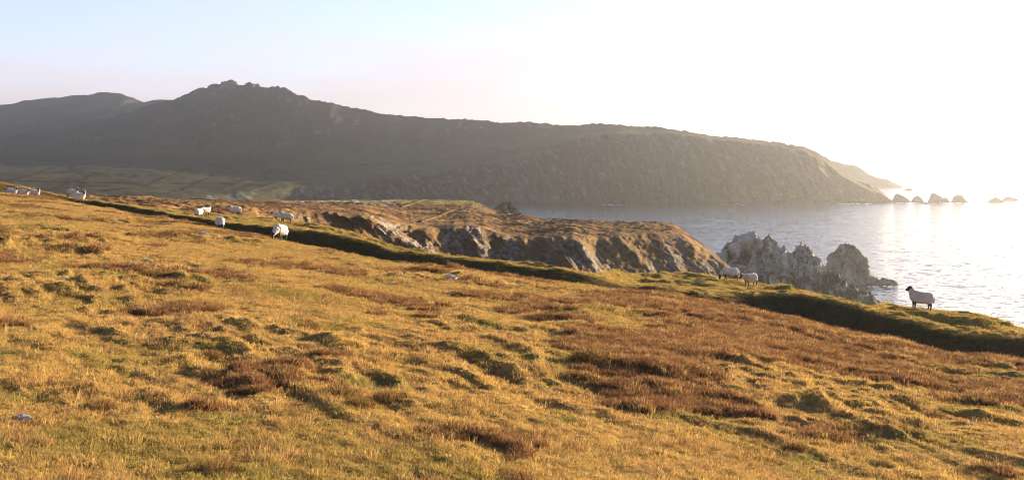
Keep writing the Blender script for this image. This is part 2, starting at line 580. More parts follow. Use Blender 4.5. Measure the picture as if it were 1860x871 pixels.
rows = [r_foot, r_low, r_edge, r_mid, r_mfar, (m_fard + 14, r_mfar[1] - 12), (m_fard + 40, np.full(NM, -1.0))]
MP, MT = loft(mc, rows, [16, 150, 70, 60, 14, 12], smooth_rows=3)
pxg = mc[:, None] + 0 * MT
tcl = np.clip(2 - MT, 0, 1.6)                                     # 0 at the brow, 1 at the lowest visible row
cliff = smooth01(2.05 - MT, 0.0, 0.12) * smooth01(pxg, 470, 620)
push = np.zeros_like(MT)
for px0, lean, wl_, wr, amp in [(664, 150, 60, 16, 10), (770, 60, 36, 9, 6), (846, 42, 30, 9, 8), (866, 30, 14, 12, 7), (945, 44, 46, 7, 8), (1005, 50, 40, 8, 4),
                                (1046, 52, 50, 11, 10), (1115, 100, 46, 6, 4), (1190, 80, 50, 10, 3), (1262, 70, 50, 8, 3)]:
    q = pxg - (px0 + lean * tcl)
    w = np.where(q < 0, wl_, wr)
    push += amp * np.exp(-np.abs(q / w) ** 1.5) * smooth01(tcl, 0.0, 0.14)
X, Z = MP[..., 0], MP[..., 2]
lean = X + 0.75 * Z                                               # beds dip down to the right
rt_ = 1 - 0.55 * smooth01(pxg, 1080, 1140)
push += rt_ * 2.8 * fbm2(lean / 11.0, Z / 13.0, 4, 71, 0.55)
push += rt_ * 0.8 * (1 - 2.2 * np.abs(fbm2(lean / 4.2 + 7, Z / 9.0, 3, 72)))
push += rt_ * 0.6 * np.sign(noise2(lean / 2.4, Z / 3.0, 77)) * np.abs(noise2(lean / 2.4, Z / 3.0, 77)) ** 0.5
nd = MP[..., 1] - push * cliff
MP = np.stack([MP[..., 0] / MP[..., 1] * nd, nd, CAMZ + (MP[..., 2] - CAMZ) / MP[..., 1] * nd], -1)
X, Y, Z = [MP[..., k] for k in range(3)]
flat = smooth01(MT, 1.9, 2.3) * (1 - smooth01(MT, 4.0, 4.4)) + (1 - smooth01(pxg, 470, 620)) * (MT < 4.1)
flat = np.clip(flat, 0, 1)
MP[..., 2] += flat * (0.8 * noise2(X / 30, Y / 34, 73) + 0.34 * noise2(X / 9, Y / 9, 74) + 0.30 * noise2(X / 3.6, Y / 3.6, 75) + 0.20 * noise2(X / 1.2, Y / 1.5, 76))
nrm = normals(MP)
if nrm[NM // 2, 200, 2] < 0:
    nrm = -nrm
rk = fbm2((X + 0.75 * Z) / 4.0, Z / 5.0, 5, 78, 0.65)
patch = np.zeros_like(MT)
for bx, bt, sx, st, am in [(712, .25, 26, .22, 1.1), (752, .55, 30, .2, 1.0), (775, .75, 22, .2, 1.0), (872, .42, 24, .42, 1.2), (835, .5, 26, .4, .9), (930, .62, 32, .35, .9), (968, .75, 24, .3, 1.1), (1060, .55, 34, .45, 1.0),
                           (1010, .6, 26, .35, .7), (1150, .75, 60, .3, .55), (1230, .5, 50, .4, .7), (1285, .5, 24, .5, 1.0)]:
    patch = np.maximum(patch, am * np.exp(-(((pxg - bx - 20 * (tcl - bt)) / sx) ** 2) - ((tcl - bt) / st) ** 2))
rockm = smooth01(0.75 * patch + 0.6 * rk + 0.12, 0.40, 0.60) * cliff
behind = smooth01(MT, 4.1, 4.5)
rockm = np.maximum(rockm, behind)
xs_ = X + 0.75 * Z
fx = facets(xs_ / 2.4, Y / 3.4, Z / 5.0, 81, 0.3) * 0.8 + facets(xs_ / 0.9, Y / 1.5, Z / 1.7, 91, 0.3) * 0.45
streak = noise2(xs_ / 0.8, Z / 4.0, 83)
MP += nrm * (rockm * (fx * 0.9 + 0.4 * streak) + (1 - rockm) * cliff * (0.45 * noise2(X / 3.5, Z / 2.5, 84) + 0.25 * noise2(X / 1.3, Z / 1.1, 85)))[..., None]
heath_c = np.array([0.135, 0.070, 0.028]); gold_c = np.array([0.25, 0.150, 0.050]); green_c = np.array([0.17, 0.17, 0.05])
c = np.ones(MP.shape) * heath_c
f = smooth01(fbm2(X / 16, Y / 16, 5, 86, 0.65), 0.0, 0.6)[..., None]
dk_ = smooth01(fbm2(X / 13 + 30, Y / 13, 5, 89, 0.6), 0.0, 0.45)[..., None]
c = c * (1 - 0.75 * dk_)
c = c * (1 - 0.7 * f) + gold_c * 0.7 * f
fg = (smooth01(MT, 3.45, 3.75) * smooth01(pxg, 470, 560) * (1 - smooth01(pxg, 870, 900)))[..., None]
c = c * (1 - 0.9 * fg) + (green_c * 0.6 + gold_c * 0.4) * 0.9 * fg
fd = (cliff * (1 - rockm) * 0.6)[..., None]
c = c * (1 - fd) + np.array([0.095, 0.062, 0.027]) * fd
pink = np.exp(-((pxg - 828) / 34) ** 2)[..., None]
rc = np.array([0.20, 0.152, 0.108]) * (1 - 0.6 * pink) + np.array([0.25, 0.145, 0.10]) * 0.6 * pink
rc = rc * (0.85 + 0.5 * noise2(X / 1.5, Z / 1.0, 87)[..., None] + 0.35 * streak[..., None])
grey = smooth01(pxg, 880, 1000)[..., None]
rc = rc * (1 - grey) + rc * np.array([0.80, 0.82, 0.84]) * grey
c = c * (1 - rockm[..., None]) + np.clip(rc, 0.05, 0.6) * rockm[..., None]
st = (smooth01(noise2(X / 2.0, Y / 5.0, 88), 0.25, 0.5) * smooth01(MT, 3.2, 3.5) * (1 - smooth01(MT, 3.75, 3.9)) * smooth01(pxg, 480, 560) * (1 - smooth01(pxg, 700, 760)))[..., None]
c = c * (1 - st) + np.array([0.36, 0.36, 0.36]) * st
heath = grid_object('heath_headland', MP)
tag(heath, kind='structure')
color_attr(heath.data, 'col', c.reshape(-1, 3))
heath.data.materials.append(M_heath)

# ------------------------------------------------------------------ the far mountain and sea cliff
NF = 900
fc = np.linspace(-420, 1622, NF)
SKY = [(-420, 268), (-300, 262), (0, 246), (100, 236), (200, 212), (270, 190), (324, 176), (339, 169), (361, 162), (395, 154), (408, 148.5), (420, 148.5), (430, 153), (446, 153), (457, 150),
       (468, 153.5), (489, 160), (516, 161), (531, 169), (565, 180), (602, 184.5), (640, 193), (700, 207), (765, 213), (861, 218.5), (958, 223), (1076, 225),
       (1184, 230), (1248, 239), (1316, 248), (1407, 257), (1460, 267), (1486, 276), (1506, 290), (1529, 314), (1561, 330), (1578, 334), (1598, 345), (1612, 357), (1622, 366)]
s_py = curve(fc, SKY)
s_d = curve(fc, [(-420, 2400), (200, 2300), (420, 2150), (530, 2100), (690, 2050), (800, 1980), (930, 1890), (1050, 1830), (1220, 1750), (1400, 1710), (1500, 1690), (1622, 1660)])
b_py = curve(fc, [(-420, 352), (0, 358), (200, 361), (330, 364), (420, 366), (700, 367.5), (950, 368.5), (1300, 367), (1500, 366.5), (1622, 367)])
b_d = curve(fc, [(-420, 850), (0, 880), (200, 940), (330, 1050), (420, 1250), (530, 1400), (700, 120000 / 75.5), (950, 120000 / 76.5), (1300, 120000 / 75), (1500, 120000 / 74.5), (1622, 120000 / 75)])
e_py = curve(fc, [(-420, 330), (0, 335), (200, 338), (330, 345), (430, 350), (530, 343), (690, 327), (750, 318), (800, 310), (850, 303), (930, 290), (1000, 272), (1050, 252), (1120, 243),
                  (1220, 243), (1300, 253), (1400, 264), (1460, 274), (1500, 296), (1530, 322), (1561, 336), (1598, 351), (1622, 366.5)])
e_d = b_d + curve(fc, [(-420, 300), (200, 280), (330, 200), (430, 60), (530, 40), (700, 45), (950, 70), (1100, 85), (1400, 65), (1530, 40), (1622, 5)])
m_py = curve(fc, [(-420, 300), (0, 300), (200, 299), (330, 300), (420, 299), (530, 304), (690, 290), (800, 280), (930, 262), (1000, 250), (1050, 240), (1120, 236.5), (1220, 240.5), (1300, 250.5), (1400, 261), (1460, 271),
                  (1500, 292), (1530, 318), (1561, 333), (1598, 348), (1622, 366.2)])
m_d = np.maximum(curve(fc, [(-420, 1750), (200, 1750), (420, 1800), (530, 1800), (690, 1840), (800, 1800), (930, 1760), (1050, 1740), (1220, 1720), (1400, 1680), (1622, 1650)]), e_d + 6)
s_d = np.maximum(s_d, m_d + 8)
rows = [(b_d - 6, np.full(NF, -3.0) + np.maximum(zrow(fc, b_py, b_d)[1] - 2, 0)), zrow(fc, b_py, b_d), zrow(fc, e_py, e_d), zrow(fc, m_py, m_d), zrow(fc, s_py, s_d),
        (s_d + 120, zrow(fc, s_py, s_d)[1] - 25), (s_d + 500, np.full(NF, -5.0))]
FP, FT = loft(fc, rows, [4, 110, 70, 100, 14, 8], smooth_rows=3)
pxg = fc[:, None] + 0 * FT
X, Y, Z = [FP[..., k].copy() for k in range(3)]
cl = smooth01(pxg, 440, 640) * (1 - smooth01(FT, 1.95, 2.1)) * smooth01(FT, 0.2, 1.0)
slope = smooth01(FT, 2.0, 2.3) * (1 - smooth01(FT, 3.9, 4.2))
q = fbm2(pxg / 55 + 0.5 * FT, FT * 1.1 + pxg / 140, 4, 101)
gul = 1 - np.abs(fbm2((X + 0.5 * Z) / 42, Z / 80, 4, 102)) * 2.0
nd = Y - cl * (14 * q + 22 * gul) - slope * (20 * fbm2((X + 0.3 * Z) / 120, Z / 150, 5, 103, 0.55))
FP = np.stack([X / Y * nd, nd, CAMZ + (Z - CAMZ) / Y * nd], -1)
X, Y, Z = [FP[..., k].copy() for k in range(3)]
land = (1 - cl) * (1 - smooth01(FT, 4.0, 4.1) * 0.5) * smooth01(FT, 1.0, 1.4)
wide = smooth01(1400 - pxg, 0, 300)
FP[..., 2] += land * wide * (3.5 * noise2(X / 90, Y / 90, 104) + 1.8 * noise2(X / 34, Y / 40, 105) + 0.9 * noise2(X / 13, Y / 16, 106))
top = smooth01(FT, 3.6, 3.95) * (1 - smooth01(FT, 4.05, 4.6))
crags = smooth01(Z, 165, 215) * smooth01(pxg, 300, 360) * (1 - smooth01(pxg, 560, 660))
fx = facets(X / 22, Y / 22, Z / 22, 111)
FP[..., 2] += top * (1.6 * noise2(X / 9, Y / 9, 107) + crags * 6.0 * np.clip(fx, -0.1, 1)) + slope * crags * 4 * np.clip(fx, -.2, 1)
nrm = normals(FP)
nrm *= np.sign(nrm[..., 2:3] + 1e-9)
fx2 = facets(X / 16, Y / 16, Z / 16, 115) + 0.5 * facets(X / 6.5, Y / 6.5, Z / 6.5, 121)
FP += nrm * (cl * fx2 * 2.0)[..., None]
moor = np.array([0.038, 0.026, 0.015]); grs = np.array([0.054, 0.054, 0.017]); rck = np.array([0.17, 0.155, 0.13]); ground = np.array([0.115, 0.10, 0.045])
c = np.ones(FP.shape) * moor
gm = (1 - smooth01(Z + 10 * noise2(X / 120, Y / 120, 131), 60, 92)) * (1 - cl)
gm = np.maximum(gm, smooth01(pxg, 600, 800) * (1 - smooth01(pxg, 1150, 1300)) * smooth01(FT, 1.9, 2.1) * (1 - smooth01(FT, 3.0, 3.5)) * 0.9)
gm = np.clip(gm * 1.2 + 0.9 * np.clip(fbm2(X / 130, Y / 90 + Z / 60, 4, 140) - 0.12, 0, 1) * (1 - cl), 0, 1)
gm *= 0.65 + 0.6 * fbm2(X / 60, Y / 60, 3, 132)
gm = np.clip(gm, 0, 1)[..., None]
c = c * (1 - gm) + grs * gm
fl = smooth01(fbm2(X / 45, Y / 70, 4, 133), 0.1, 0.6)[..., None]
c = c * (1 - 0.35 * fl) + np.array([0.10, 0.075, 0.036]) * 0.35 * fl
rm = cl * smooth01(fbm2(pxg / 9 + FT * 5, FT * 4, 5, 134, 0.65) + 0.10 * fx2 + 0.05, 0.0, 0.9) * 0.8
pale = np.zeros_like(FT)
for bx, by, sx, sy in [(385, 359, 14, 5), (425, 357, 16, 6), (440, 356, 26, 7), (545, 349, 11, 11), (590, 347, 20, 14), (640, 350, 14, 10), (740, 345, 10, 12), (935, 350, 14, 12), (985, 359, 60, 4)]:
    xx, yy = project(FP)
    pale = np.maximum(pale, np.exp(-((xx - bx) / sx) ** 4 - ((yy - by) / sy) ** 4))
pale *= (FT < 2.05) * smooth01(0.5 + noise2(pxg / 7 + FT * 2, FT * 3, 136), 0.2, 0.6)
rm = np.maximum(rm, pale * 0.55)
rm = np.maximum(rm, crags * smooth01(fx + 0.4 * noise2(X / 8, Y / 8, 137), 0.15, 0.45) * slope * 0.7)
scree = smooth01(noise2(X / 12, Y / 22, 138) + 0.6 * noise2(X / 60, Y / 60, 139), 0.62, 0.85) * slope * (pxg < 1000) * smooth01(Z, 70, 100)
rm = np.maximum(rm, scree * 0.7)[..., None]
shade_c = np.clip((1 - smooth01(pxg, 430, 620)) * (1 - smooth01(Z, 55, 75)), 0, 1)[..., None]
c = c * (1 - 0.45 * shade_c)  # valley floor's shade painted in by darkening its colour
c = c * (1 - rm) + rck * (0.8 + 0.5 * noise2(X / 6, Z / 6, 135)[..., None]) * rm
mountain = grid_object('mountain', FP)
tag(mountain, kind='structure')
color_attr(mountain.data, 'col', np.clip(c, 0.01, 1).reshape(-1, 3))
mountain.data.materials.append(M_far)


def grid_hit(G, cc, px, py):
    """first point of a lofted land seen through a pixel"""
    i = int(np.clip(round((px - cc[0]) / (cc[1] - cc[0])), 0, len(cc) - 1))
    _, yy = project(G[i])
    k = int(np.argmax(yy[6:] <= py)) + 6
    a, b = G[i, k - 1], G[i, k]
    ya, yb = yy[k - 1], yy[k]
    t = 0 if abs(ya - yb) < 1e-6 else np.clip((ya - py) / (ya - yb), 0, 1)
    return a * (1 - t) + b * t


def far_hit(px, py):
    return grid_hit(FP, fc, px, py)


def heath_hit(px, py):
    return grid_hit(MP, mc, px, py)


def side_land(name, sky, d_sky, d_base, base_z, n, seed, rocky, colour):
    cc = np.linspace(sky[0][0], sky[-1][0], n)
    sp = curve(cc, sky)
    ds, db = curve(cc, d_sky), curve(cc, d_base)
    zs = zrow(cc, sp, ds)[1]
    zb = np.minimum(curve(cc, base_z), zs - 0.5)
    rows = [(db, zb), (db * 0.45 + ds * 0.55, zb * 0.5 + zs * 0.5), (ds, zs), (ds + 150, zs - 50), (ds + 500, np.full(n, -6.0))]
    P, T = loft(cc, rows, [50, 50, 10, 8], smooth_rows=4)
    X, Y, Z = [P[..., k].copy() for k in range(3)]
    amp = smooth01(T, 0.1, 0.6) * (1 - smooth01(T, 2.4, 3.0))
    P[..., 2] += amp * (rocky * 0.5 * noise2(X / 40, Y / 60, seed) + rocky * 0.3 * facets(X / 25, Y / 25, Z / 25, seed + 3))
    nd = P[..., 1] - amp * rocky * 5 * fbm2(X / 90, Z / 60, 3, seed + 9)
    P = np.stack([P[..., 0] / P[..., 1] * nd, nd, CAMZ + (P[..., 2] - CAMZ) / P[..., 1] * nd], -1)
    o = grid_object(name, P)
    tag(o, kind='structure')
    f = smooth01(fbm2(X / 80, Y / 80 + Z / 40, 4, seed + 5), 0, 0.5)[..., None]
    color_attr(o.data, 'col', (np.array(colour) * (1 - 0.4 * f) + np.array([0.14, 0.12, 0.08]) * 0.4 * f).reshape(-1, 3))
    o.data.materials.append(M_far)
    return o


side_land('mountain_ridge', [(-420, 215), (-200, 203), (0, 190), (45, 181), (94, 176), (158, 169), (199, 166), (215, 167), (233, 172), (260, 182), (278, 180), (297, 181), (330, 176), (420, 190), (560, 235)],
          [(-420, 2750), (560, 2700)], [(-420, 2350), (560, 2400)], [(-420, 60), (560, 60)], 420, 151, 6.0, (0.045, 0.036, 0.028))
side_land('rear_headland', [(1440, 275), (1506, 289), (1535, 297), (1555, 300), (1568, 308), (1578, 316), (1591, 321), (1614, 326), (1627, 333), (1643, 339.5), (1648, 341)],
          [(1440, 2650), (1648, 2480)], [(1440, 2560), (1648, 2440)], [(1440, -3), (1648, -3)], 160, 171, 3.0, (0.13, 0.11, 0.075))

# ------------------------------------------------------------------ the sea
m, n, l = material('sea_water')
out = N(n, 'ShaderNodeOutputMaterial')
bs = N(n, 'ShaderNodeBsdfPrincipled')
bs.inputs['Base Color'].default_value = (0.02, 0.035, 0.045, 1)
bs.inputs['Roughness'].default_value = 0.09
bs.inputs['IOR'].default_value = 1.333
geo = N(n, 'ShaderNodeNewGeometry')
mp = N(n, 'ShaderNodeMapping')
mp.inputs['Rotation'].default_value = (0, 0, math.radians(25))
mp.inputs['Scale'].default_value = (1.0, 1.7, 1.0)
l.new(geo.outputs['Position'], mp.inputs['Vector'])
# the slopes of the waves, taken straight from noise so that they hold out to the horizon
tot = None
for sc_, det, amp_ in ((0.035, 2, SEA_SLOPES[0]), (0.22, 3, SEA_SLOPES[1]), (1.1, 2, SEA_SLOPES[2])):
    n1 = N(n, 'ShaderNodeTexNoise')
    n1.inputs['Scale'].default_value = sc_
    n1.inputs['Detail'].default_value = det
    l.new(mp.outputs[0], n1.inputs['Vector'])
    sb = N(n, 'ShaderNodeVectorMath', operation='SUBTRACT')
    sb.inputs[1].default_value = (0.5, 0.5, 0.5)
    l.new(n1.outputs['Color'], sb.inputs[0])
    ml = N(n, 'ShaderNodeVectorMath', operation='MULTIPLY')
    ml.inputs[1].default_value = (amp_ * 0.8, amp_, 0)
    l.new(sb.outputs[0], ml.inputs[0])
    if tot is None:
        tot = ml
    else:
        ad = N(n, 'ShaderNodeVectorMath', operation='ADD')
        l.new(tot.outputs[0], ad.inputs[0]); l.new(ml.outputs[0], ad.inputs[1])
        tot = ad
up_ = N(n, 'ShaderNodeVectorMath', operation='ADD')
up_.inputs[1].default_value = (0, 0, 1)
l.new(tot.outputs[0], up_.inputs[0])
nz_ = N(n, 'ShaderNodeVectorMath', operation='NORMALIZE')
l.new(up_.outputs[0], nz_.inputs[0])
l.new(nz_.outputs[0], bs.inputs['Normal'])
l.new(bs.outputs[0], out.inputs[0])
M_sea = m
sv = [(-40000, -3000, 0), (40000, -3000, 0), (40000, 45000, 0), (-40000, 45000, 0)]
sea = link(bpy.data.objects.new('sea', mesh_np('sea', sv, [(0, 1, 2, 3)], False)))
sea.data.materials.append(M_sea)
tag(sea, kind='structure')

# ------------------------------------------------------------------ crags, stacks and skerries
def rock_ridge(name, sky, depth, d0, base_z, seed, label, ncol=150, nrow=70, scale=1.0, colour=(0.30, 0.285, 0.25), moss=0.0, fade=0.0, amp=1.0, front=0.7, group=None):
    """a free-standing rock whose crest runs along sky [(px, py)] at distance d0, closed front and back down to base_z"""
    px = np.array([s[0] for s in sky], float)
    cc = np.linspace(px[0], px[-1], ncol)
    sp = curve(cc, sky)
    dd = np.full(ncol, d0) if np.isscalar(d0) else curve(cc, d0)
    zt = CAMZ - (sp - HY) / F * dd
    jag = 0.9 * noise2(cc / 5.0, 0 * cc, seed + 70) + 0.7 * np.sign(noise2(cc / 9.0, 0 * cc + 3, seed + 71)) * np.abs(noise2(cc / 9.0, 0 * cc + 3, seed + 71)) ** 0.5
    zt = zt + jag * scale * smooth01(zt - base_z, 2.0, 8.0)
    hgt = np.maximum(zt - base_z, 0.2)
    tops = np.max(hgt)
    dep = depth * np.sqrt(np.clip(hgt / tops, 0.02, 1)) + 0.3
    ang = np.linspace(0, 1, nrow)
    front_n = int(nrow * 0.62)
    P = np.zeros((ncol, nrow, 3))
    for k in range(nrow):
        if k <= front_n:
            t = k / front_n                                   # from the foot in front to the crest
            d = dd - dep * front * (1 - t) ** 1.25
            z = base_z + (zt - base_z) * t
        else:
            t = (k - front_n) / (nrow - 1 - front_n)
            d = dd + dep * t ** 0.8
            z = zt + (base_z - zt) * t
        P[:, k, 0] = (cc - CX) / F * d
        P[:, k, 1] = d
        P[:, k, 2] = z
    X, Y, Z = [P[..., k].copy() for k in range(3)]
    s = scale
    xt = X + 0.35 * Z
    f1 = facets(xt / (5.5 * s), Y / (6 * s), Z / (13 * s), seed, 0.5)
    f2 = facets(xt / (2.2 * s), Y / (2.6 * s), Z / (4.5 * s), seed + 20, 0.25)
    f3 = facets(X / (1.0 * s), Y / (1.0 * s), Z / (1.2 * s), seed + 40)
    nn = normals(P)
    if nn[ncol // 2, front_n // 2, 1] > 0:
        nn = -nn
    hfrac = (Z - base_z) / tops
    P += nn * (amp * s * (2.6 * f1 + 0.6 * f2 + 0.18 * f3) * smooth01(hgt[:, None] / s, 0.3, 4) * (1 - 0.7 * np.exp(-((np.arange(nrow) - front_n) / 5.0) ** 2))[None])[..., None]
    me = mesh_np(name, P.reshape(-1, 3), grid_faces(ncol, nrow), False)
    o = link(bpy.data.objects.new(name, me))
    c = np.array(colour) * (0.85 + 0.35 * f1[..., None] + 0.2 * f2[..., None] + 0.2 * f3[..., None] + 0.25 * noise2(X / (2 * s), Z / (1.5 * s), seed + 60)[..., None])
    if moss:
        mm = smooth01(moss - hfrac + 0.35 * fbm2(X / (5 * s), Z / (4 * s), 3, seed + 61) + 0.25 * f2, 0.0, 0.12)[..., None]
        c = c * (1 - 0.95 * mm) + np.array([0.055, 0.046, 0.022]) * 0.95 * mm
    wet = smooth01(1.5 * s - (Z - base_z) + noise2(X / 3, Y / 3, seed), 0, 1.2)[..., None] * fade
    c = c * (1 - 0.6 * wet)
    color_attr(me, 'col', np.clip(c, 0.02, 0.7).reshape(-1, 3))
    me.materials.append(M_rock)
    tag(o, label, 'rock', group)
    return o


rock_ridge('rocky_crag', [(1278, 500), (1290, 476), (1302, 460), (1318, 442), (1334, 431), (1348, 427), (1360, 423), (1371, 417), (1375, 421), (1378, 436), (1382, 434), (1388, 429), (1394, 423), (1402, 431), (1415, 443), (1428, 446), (1431, 458),
                            (1436, 456), (1446, 449), (1455, 439), (1462, 444), (1470, 452), (1478, 459), (1490, 471), (1500, 482), (1512, 492), (1530, 506), (1560, 524), (1582, 531), (1590, 541), (1606, 562), (1612, 590)],
           34, 385, 0, 201, 'pale grey rock crag with jagged pinnacles rising behind the two sheep', ncol=300, nrow=150, scale=1.1, colour=(0.42, 0.36, 0.25), moss=0.60, front=1.3)
rock_ridge('sea_stack', [(1488, 528), (1496, 500), (1503, 474), (1509, 460), (1523, 448), (1533, 441), (1546, 440), (1556, 450), (1562, 457), (1575, 466), (1577, 486), (1580, 492), (1578, 498), (1590, 505), (1596, 507), (1604, 504), (1616, 507), (1622, 506), (1630, 513), (1634, 519)],
           13, 535, 0, 231, 'tall blunt sea stack standing in the water behind the jagged crag', ncol=150, nrow=90, scale=0.9, colour=(0.27, 0.235, 0.165), fade=1)
rock_ridge('sea_stack', [(888, 394), (897, 378), (903, 369), (910, 366), (928, 366), (936, 372), (944, 384), (950, 396)],
           9, 470, 30, 241, 'squat brown rock stump at the far end of the heath beside the bay', ncol=60, nrow=50, scale=0.9, colour=(0.24, 0.21, 0.15), moss=0.5)
SK = [([(1619, 366.5), (1625, 355), (1631, 350.5), (1636, 353), (1648, 360), (1655, 366.5)], 'dark wedge-shaped skerry nearest the foot of the great headland'),
      ([(1654, 366), (1659, 359), (1664, 354.5), (1669, 357), (1674, 359), (1677, 364), (1679, 366)], 'small double-topped skerry right of the dark wedge-shaped one'),
      ([(1666, 369.5), (1675, 367), (1684, 367), (1690, 369.5)], 'flat low rock awash in front of the skerries'),
      ([(1685, 367), (1689, 355), (1692, 350), (1700, 352), (1708, 356), (1714, 359), (1719, 358.5), (1724, 364), (1726, 367)], 'largest skerry of the row, peaked at its left end'),
      ([(1726, 366), (1733, 357), (1739, 353), (1746, 354), (1752, 360), (1756, 365.5), (1774, 366.5)], 'rounded skerry with a low tail of rocks on its right'),
      ([(1792, 367), (1800, 361), (1808, 358), (1814, 360), (1822, 365), (1826, 367.5)], 'left-hand of the pair of skerries by the picture edge'),
      ([(1819, 364), (1826, 358), (1833, 356.5), (1840, 358.5), (1848, 361), (1852, 364)], 'right-hand of the pair of skerries by the picture edge'),
      ([(1640, 345.5), (1648, 341.5), (1654, 342), (1660, 345.5)], 'tiny low skerry beyond the row, off the farther headland')]
for k, (pts, lab) in enumerate(SK):
    base = max(p[1] for p in pts)
    rock_ridge('skerry', pts, 7, 120000.0 / (base - HY), -0.5, 260 + 11 * k, lab, ncol=60, nrow=34, scale=0.75, colour=(0.14, 0.125, 0.10), amp=0.8, fade=1, group='skerries off the headland')
rock_ridge('cairn', [(1073.5, 226.5), (1075, 223.5), (1078, 223), (1080.5, 226.5)], 1.6, 1822, float(zrow(0, 226.5, 1822)[1]) - 1.5, 355, 'tiny stone cairn on the skyline of the headland', ncol=12, nrow=12, scale=0.4, colour=(.2, .19, .16))

# ------------------------------------------------------------------ roads and field banks of the far valley
M_road = plain('road_tarmac', (0.032, 0.034, 0.038), 0.95, 0.15, 0.05, spec=0.0)
M_fieldbank = plain('field_bank_turf', (0.014, 0.011, 0.007), 0.95, 0.3, 0.2, spec=0.0)


def ribbon(name, pts, width, lift, mat, height=0.0, hit=far_hit):
    """a strip draped over the far land along picture points"""
    q = []
    for (x0, y0), (x1, y1) in zip(pts[:-1], pts[1:]):
        n_ = max(2, int(math.hypot(x1 - x0, y1 - y0) / 4))
        for k in range(n_):
            t = k / n_
            q.append(hit(x0 + (x1 - x0) * t, y0 + (y1 - y0) * t))
    q.append(hit(*pts[-1]))
    q = np.array(q)
    for _ in range(3):
        q[1:-1] = 0.25 * q[:-2] + 0.5 * q[1:-1] + 0.25 * q[2:]
    t = np.gradient(q, axis=0)
    side = np.stack([-t[:, 1], t[:, 0], 0 * t[:, 0]], 1)
    side /= np.linalg.norm(side, axis=1, keepdims=True) + 1e-9
    up = np.array([0, 0, 1.0])
    L, R = q + side * width / 2, q - side * width / 2
    prof = [L - up * 0.6, L + up * lift, R + up * lift, R - up * 0.6] if not height else \
        [q + side * width * .6 - up * 2, q + side * width * .35 + up * height * .8, q + up * height, q - side * width * .35 + up * height * .8, q - side * width * .6 - up * 2]
    P = np.stack(prof, 1)
    o = grid_object(name, P, smooth=False)
    o.data.materials.append(mat)
    return o


for pts in ([(530, 318), (548, 311), (580, 306), (640, 300), (700, 297.5), (780, 294.5), (840, 289), (880, 282), (912, 276), (936, 273)],
            [(936, 273.2), (905, 272), (870, 268), (820, 262.5), (785, 259), (760, 257)],
            [(760, 256.6), (790, 256), (850, 248), (930, 239), (1000, 233), (1060, 229)],
            [(455, 346), (480, 340), (505, 330), (532, 318), (543, 313)],
            [(538, 316), (505, 308), (470, 303.5), (430, 299.5), (370, 299), (300, 298), (210, 297), (120, 293.5), (60, 291), (-60, 289)]):
    r = ribbon('mountain_road', pts, 4.0, 0.5, M_road)
    tag(r, kind='structure')
for pts, lab in (([(100, 342), (160, 322), (210, 305), (235, 299)], 'dark field bank slanting above the horned ewe on the valley floor'),
                 ([(20, 330), (75, 312), (110, 300)], 'leftmost slanting dark field bank on the valley floor'),
                 ([(260, 340), (300, 322), (345, 306), (375, 300)], 'third slanting dark field bank from the left on the valley floor'),
                 ([(330, 345), (390, 318), (420, 303)], 'fourth slanting dark field bank from the left on the valley floor'),
                 ([(400, 343), (450, 325), (500, 309)], 'rightmost slanting dark field bank, nearest the road junction'),
                 ([(0, 327), (120, 331), (260, 333), (430, 333)], 'upper of the two level field banks crossing the valley floor'),
                 ([(150, 347), (300, 340), (420, 337)], 'lower of the two level field banks crossing the valley floor')):
    r = ribbon('field_bank', pts, 4.0, 0.5, M_fieldbank)
    tag(r, lab, 'field bank', 'field banks on the valley floor')

M_heathbank = plain('heath_bank_turf', (0.10, 0.065, 0.025), 0.95, 0.35, 0.8, spec=0.0)
for pts, lab in (([(762, 403), (772, 399), (778, 398.5), (788, 394), (796, 393), (803, 390), (808, 386), (820, 383)], 'golden turf bank crossing the brown heath above the pink cliff'),
                 ([(728, 376), (744, 371), (758, 366), (770, 363)], 'golden turf bank on the far green strip of the heath')):
    r = ribbon('turf_bank', pts, 1.5, 0, M_heathbank, height=0.35, hit=heath_hit)
    tag(r, lab, 'turf bank', 'turf banks on the heath')

# ------------------------------------------------------------------ sheep
m, n, l = material('sheep_coat')
out = N(n, 'ShaderNodeOutputMaterial'); bs = N(n, 'ShaderNodeBsdfPrincipled')
at = N(n, 'ShaderNodeAttribute', attribute_name='col')
tc = N(n, 'ShaderNodeTexCoord')
no = N(n, 'ShaderNodeTexNoise'); no.inputs['Scale'].default_value = 26; no.inputs['Detail'].default_value = 6; no.inputs['Roughness'].default_value = 0.7
l.new(tc.outputs['Object'], no.inputs['Vector'])
mr = N(n, 'ShaderNodeMapRange'); mr.inputs['To Min'].default_value = 0.6; mr.inputs['To Max'].default_value = 1.3
l.new(no.outputs['Fac'], mr.inputs['Value'])
mu = N(n, 'ShaderNodeVectorMath', operation='SCALE')
l.new(at.outputs['Color'], mu.inputs[0]); l.new(mr.outputs[0], mu.inputs['Scale'])
l.new(mu.outputs[0], bs.inputs['Base Color'])
bs.inputs['Roughness'].default_value = 0.95
bs.inputs['Specular IOR Level'].default_value = 0.1
bs.inputs['Sheen Weight'].default_value = 0.4
bp = N(n, 'ShaderNodeBump'); bp.inputs['Distance'].default_value = 0.03; bp.inputs['Strength'].default_value = 0.9
l.new(no.outputs['Fac'], bp.inputs['Height']); l.new(bp.outputs[0], bs.inputs['Normal'])
l.new(bs.outputs[0], out.inputs[0])
M_sheep = m
M_horn = plain('horn', (0.50, 0.40, 0.26), 0.5, 0.3, 40)
M_eye = plain('eye', (0.25, 0.16, 0.05), 0.15, 0.1, 40, spec=0.6)


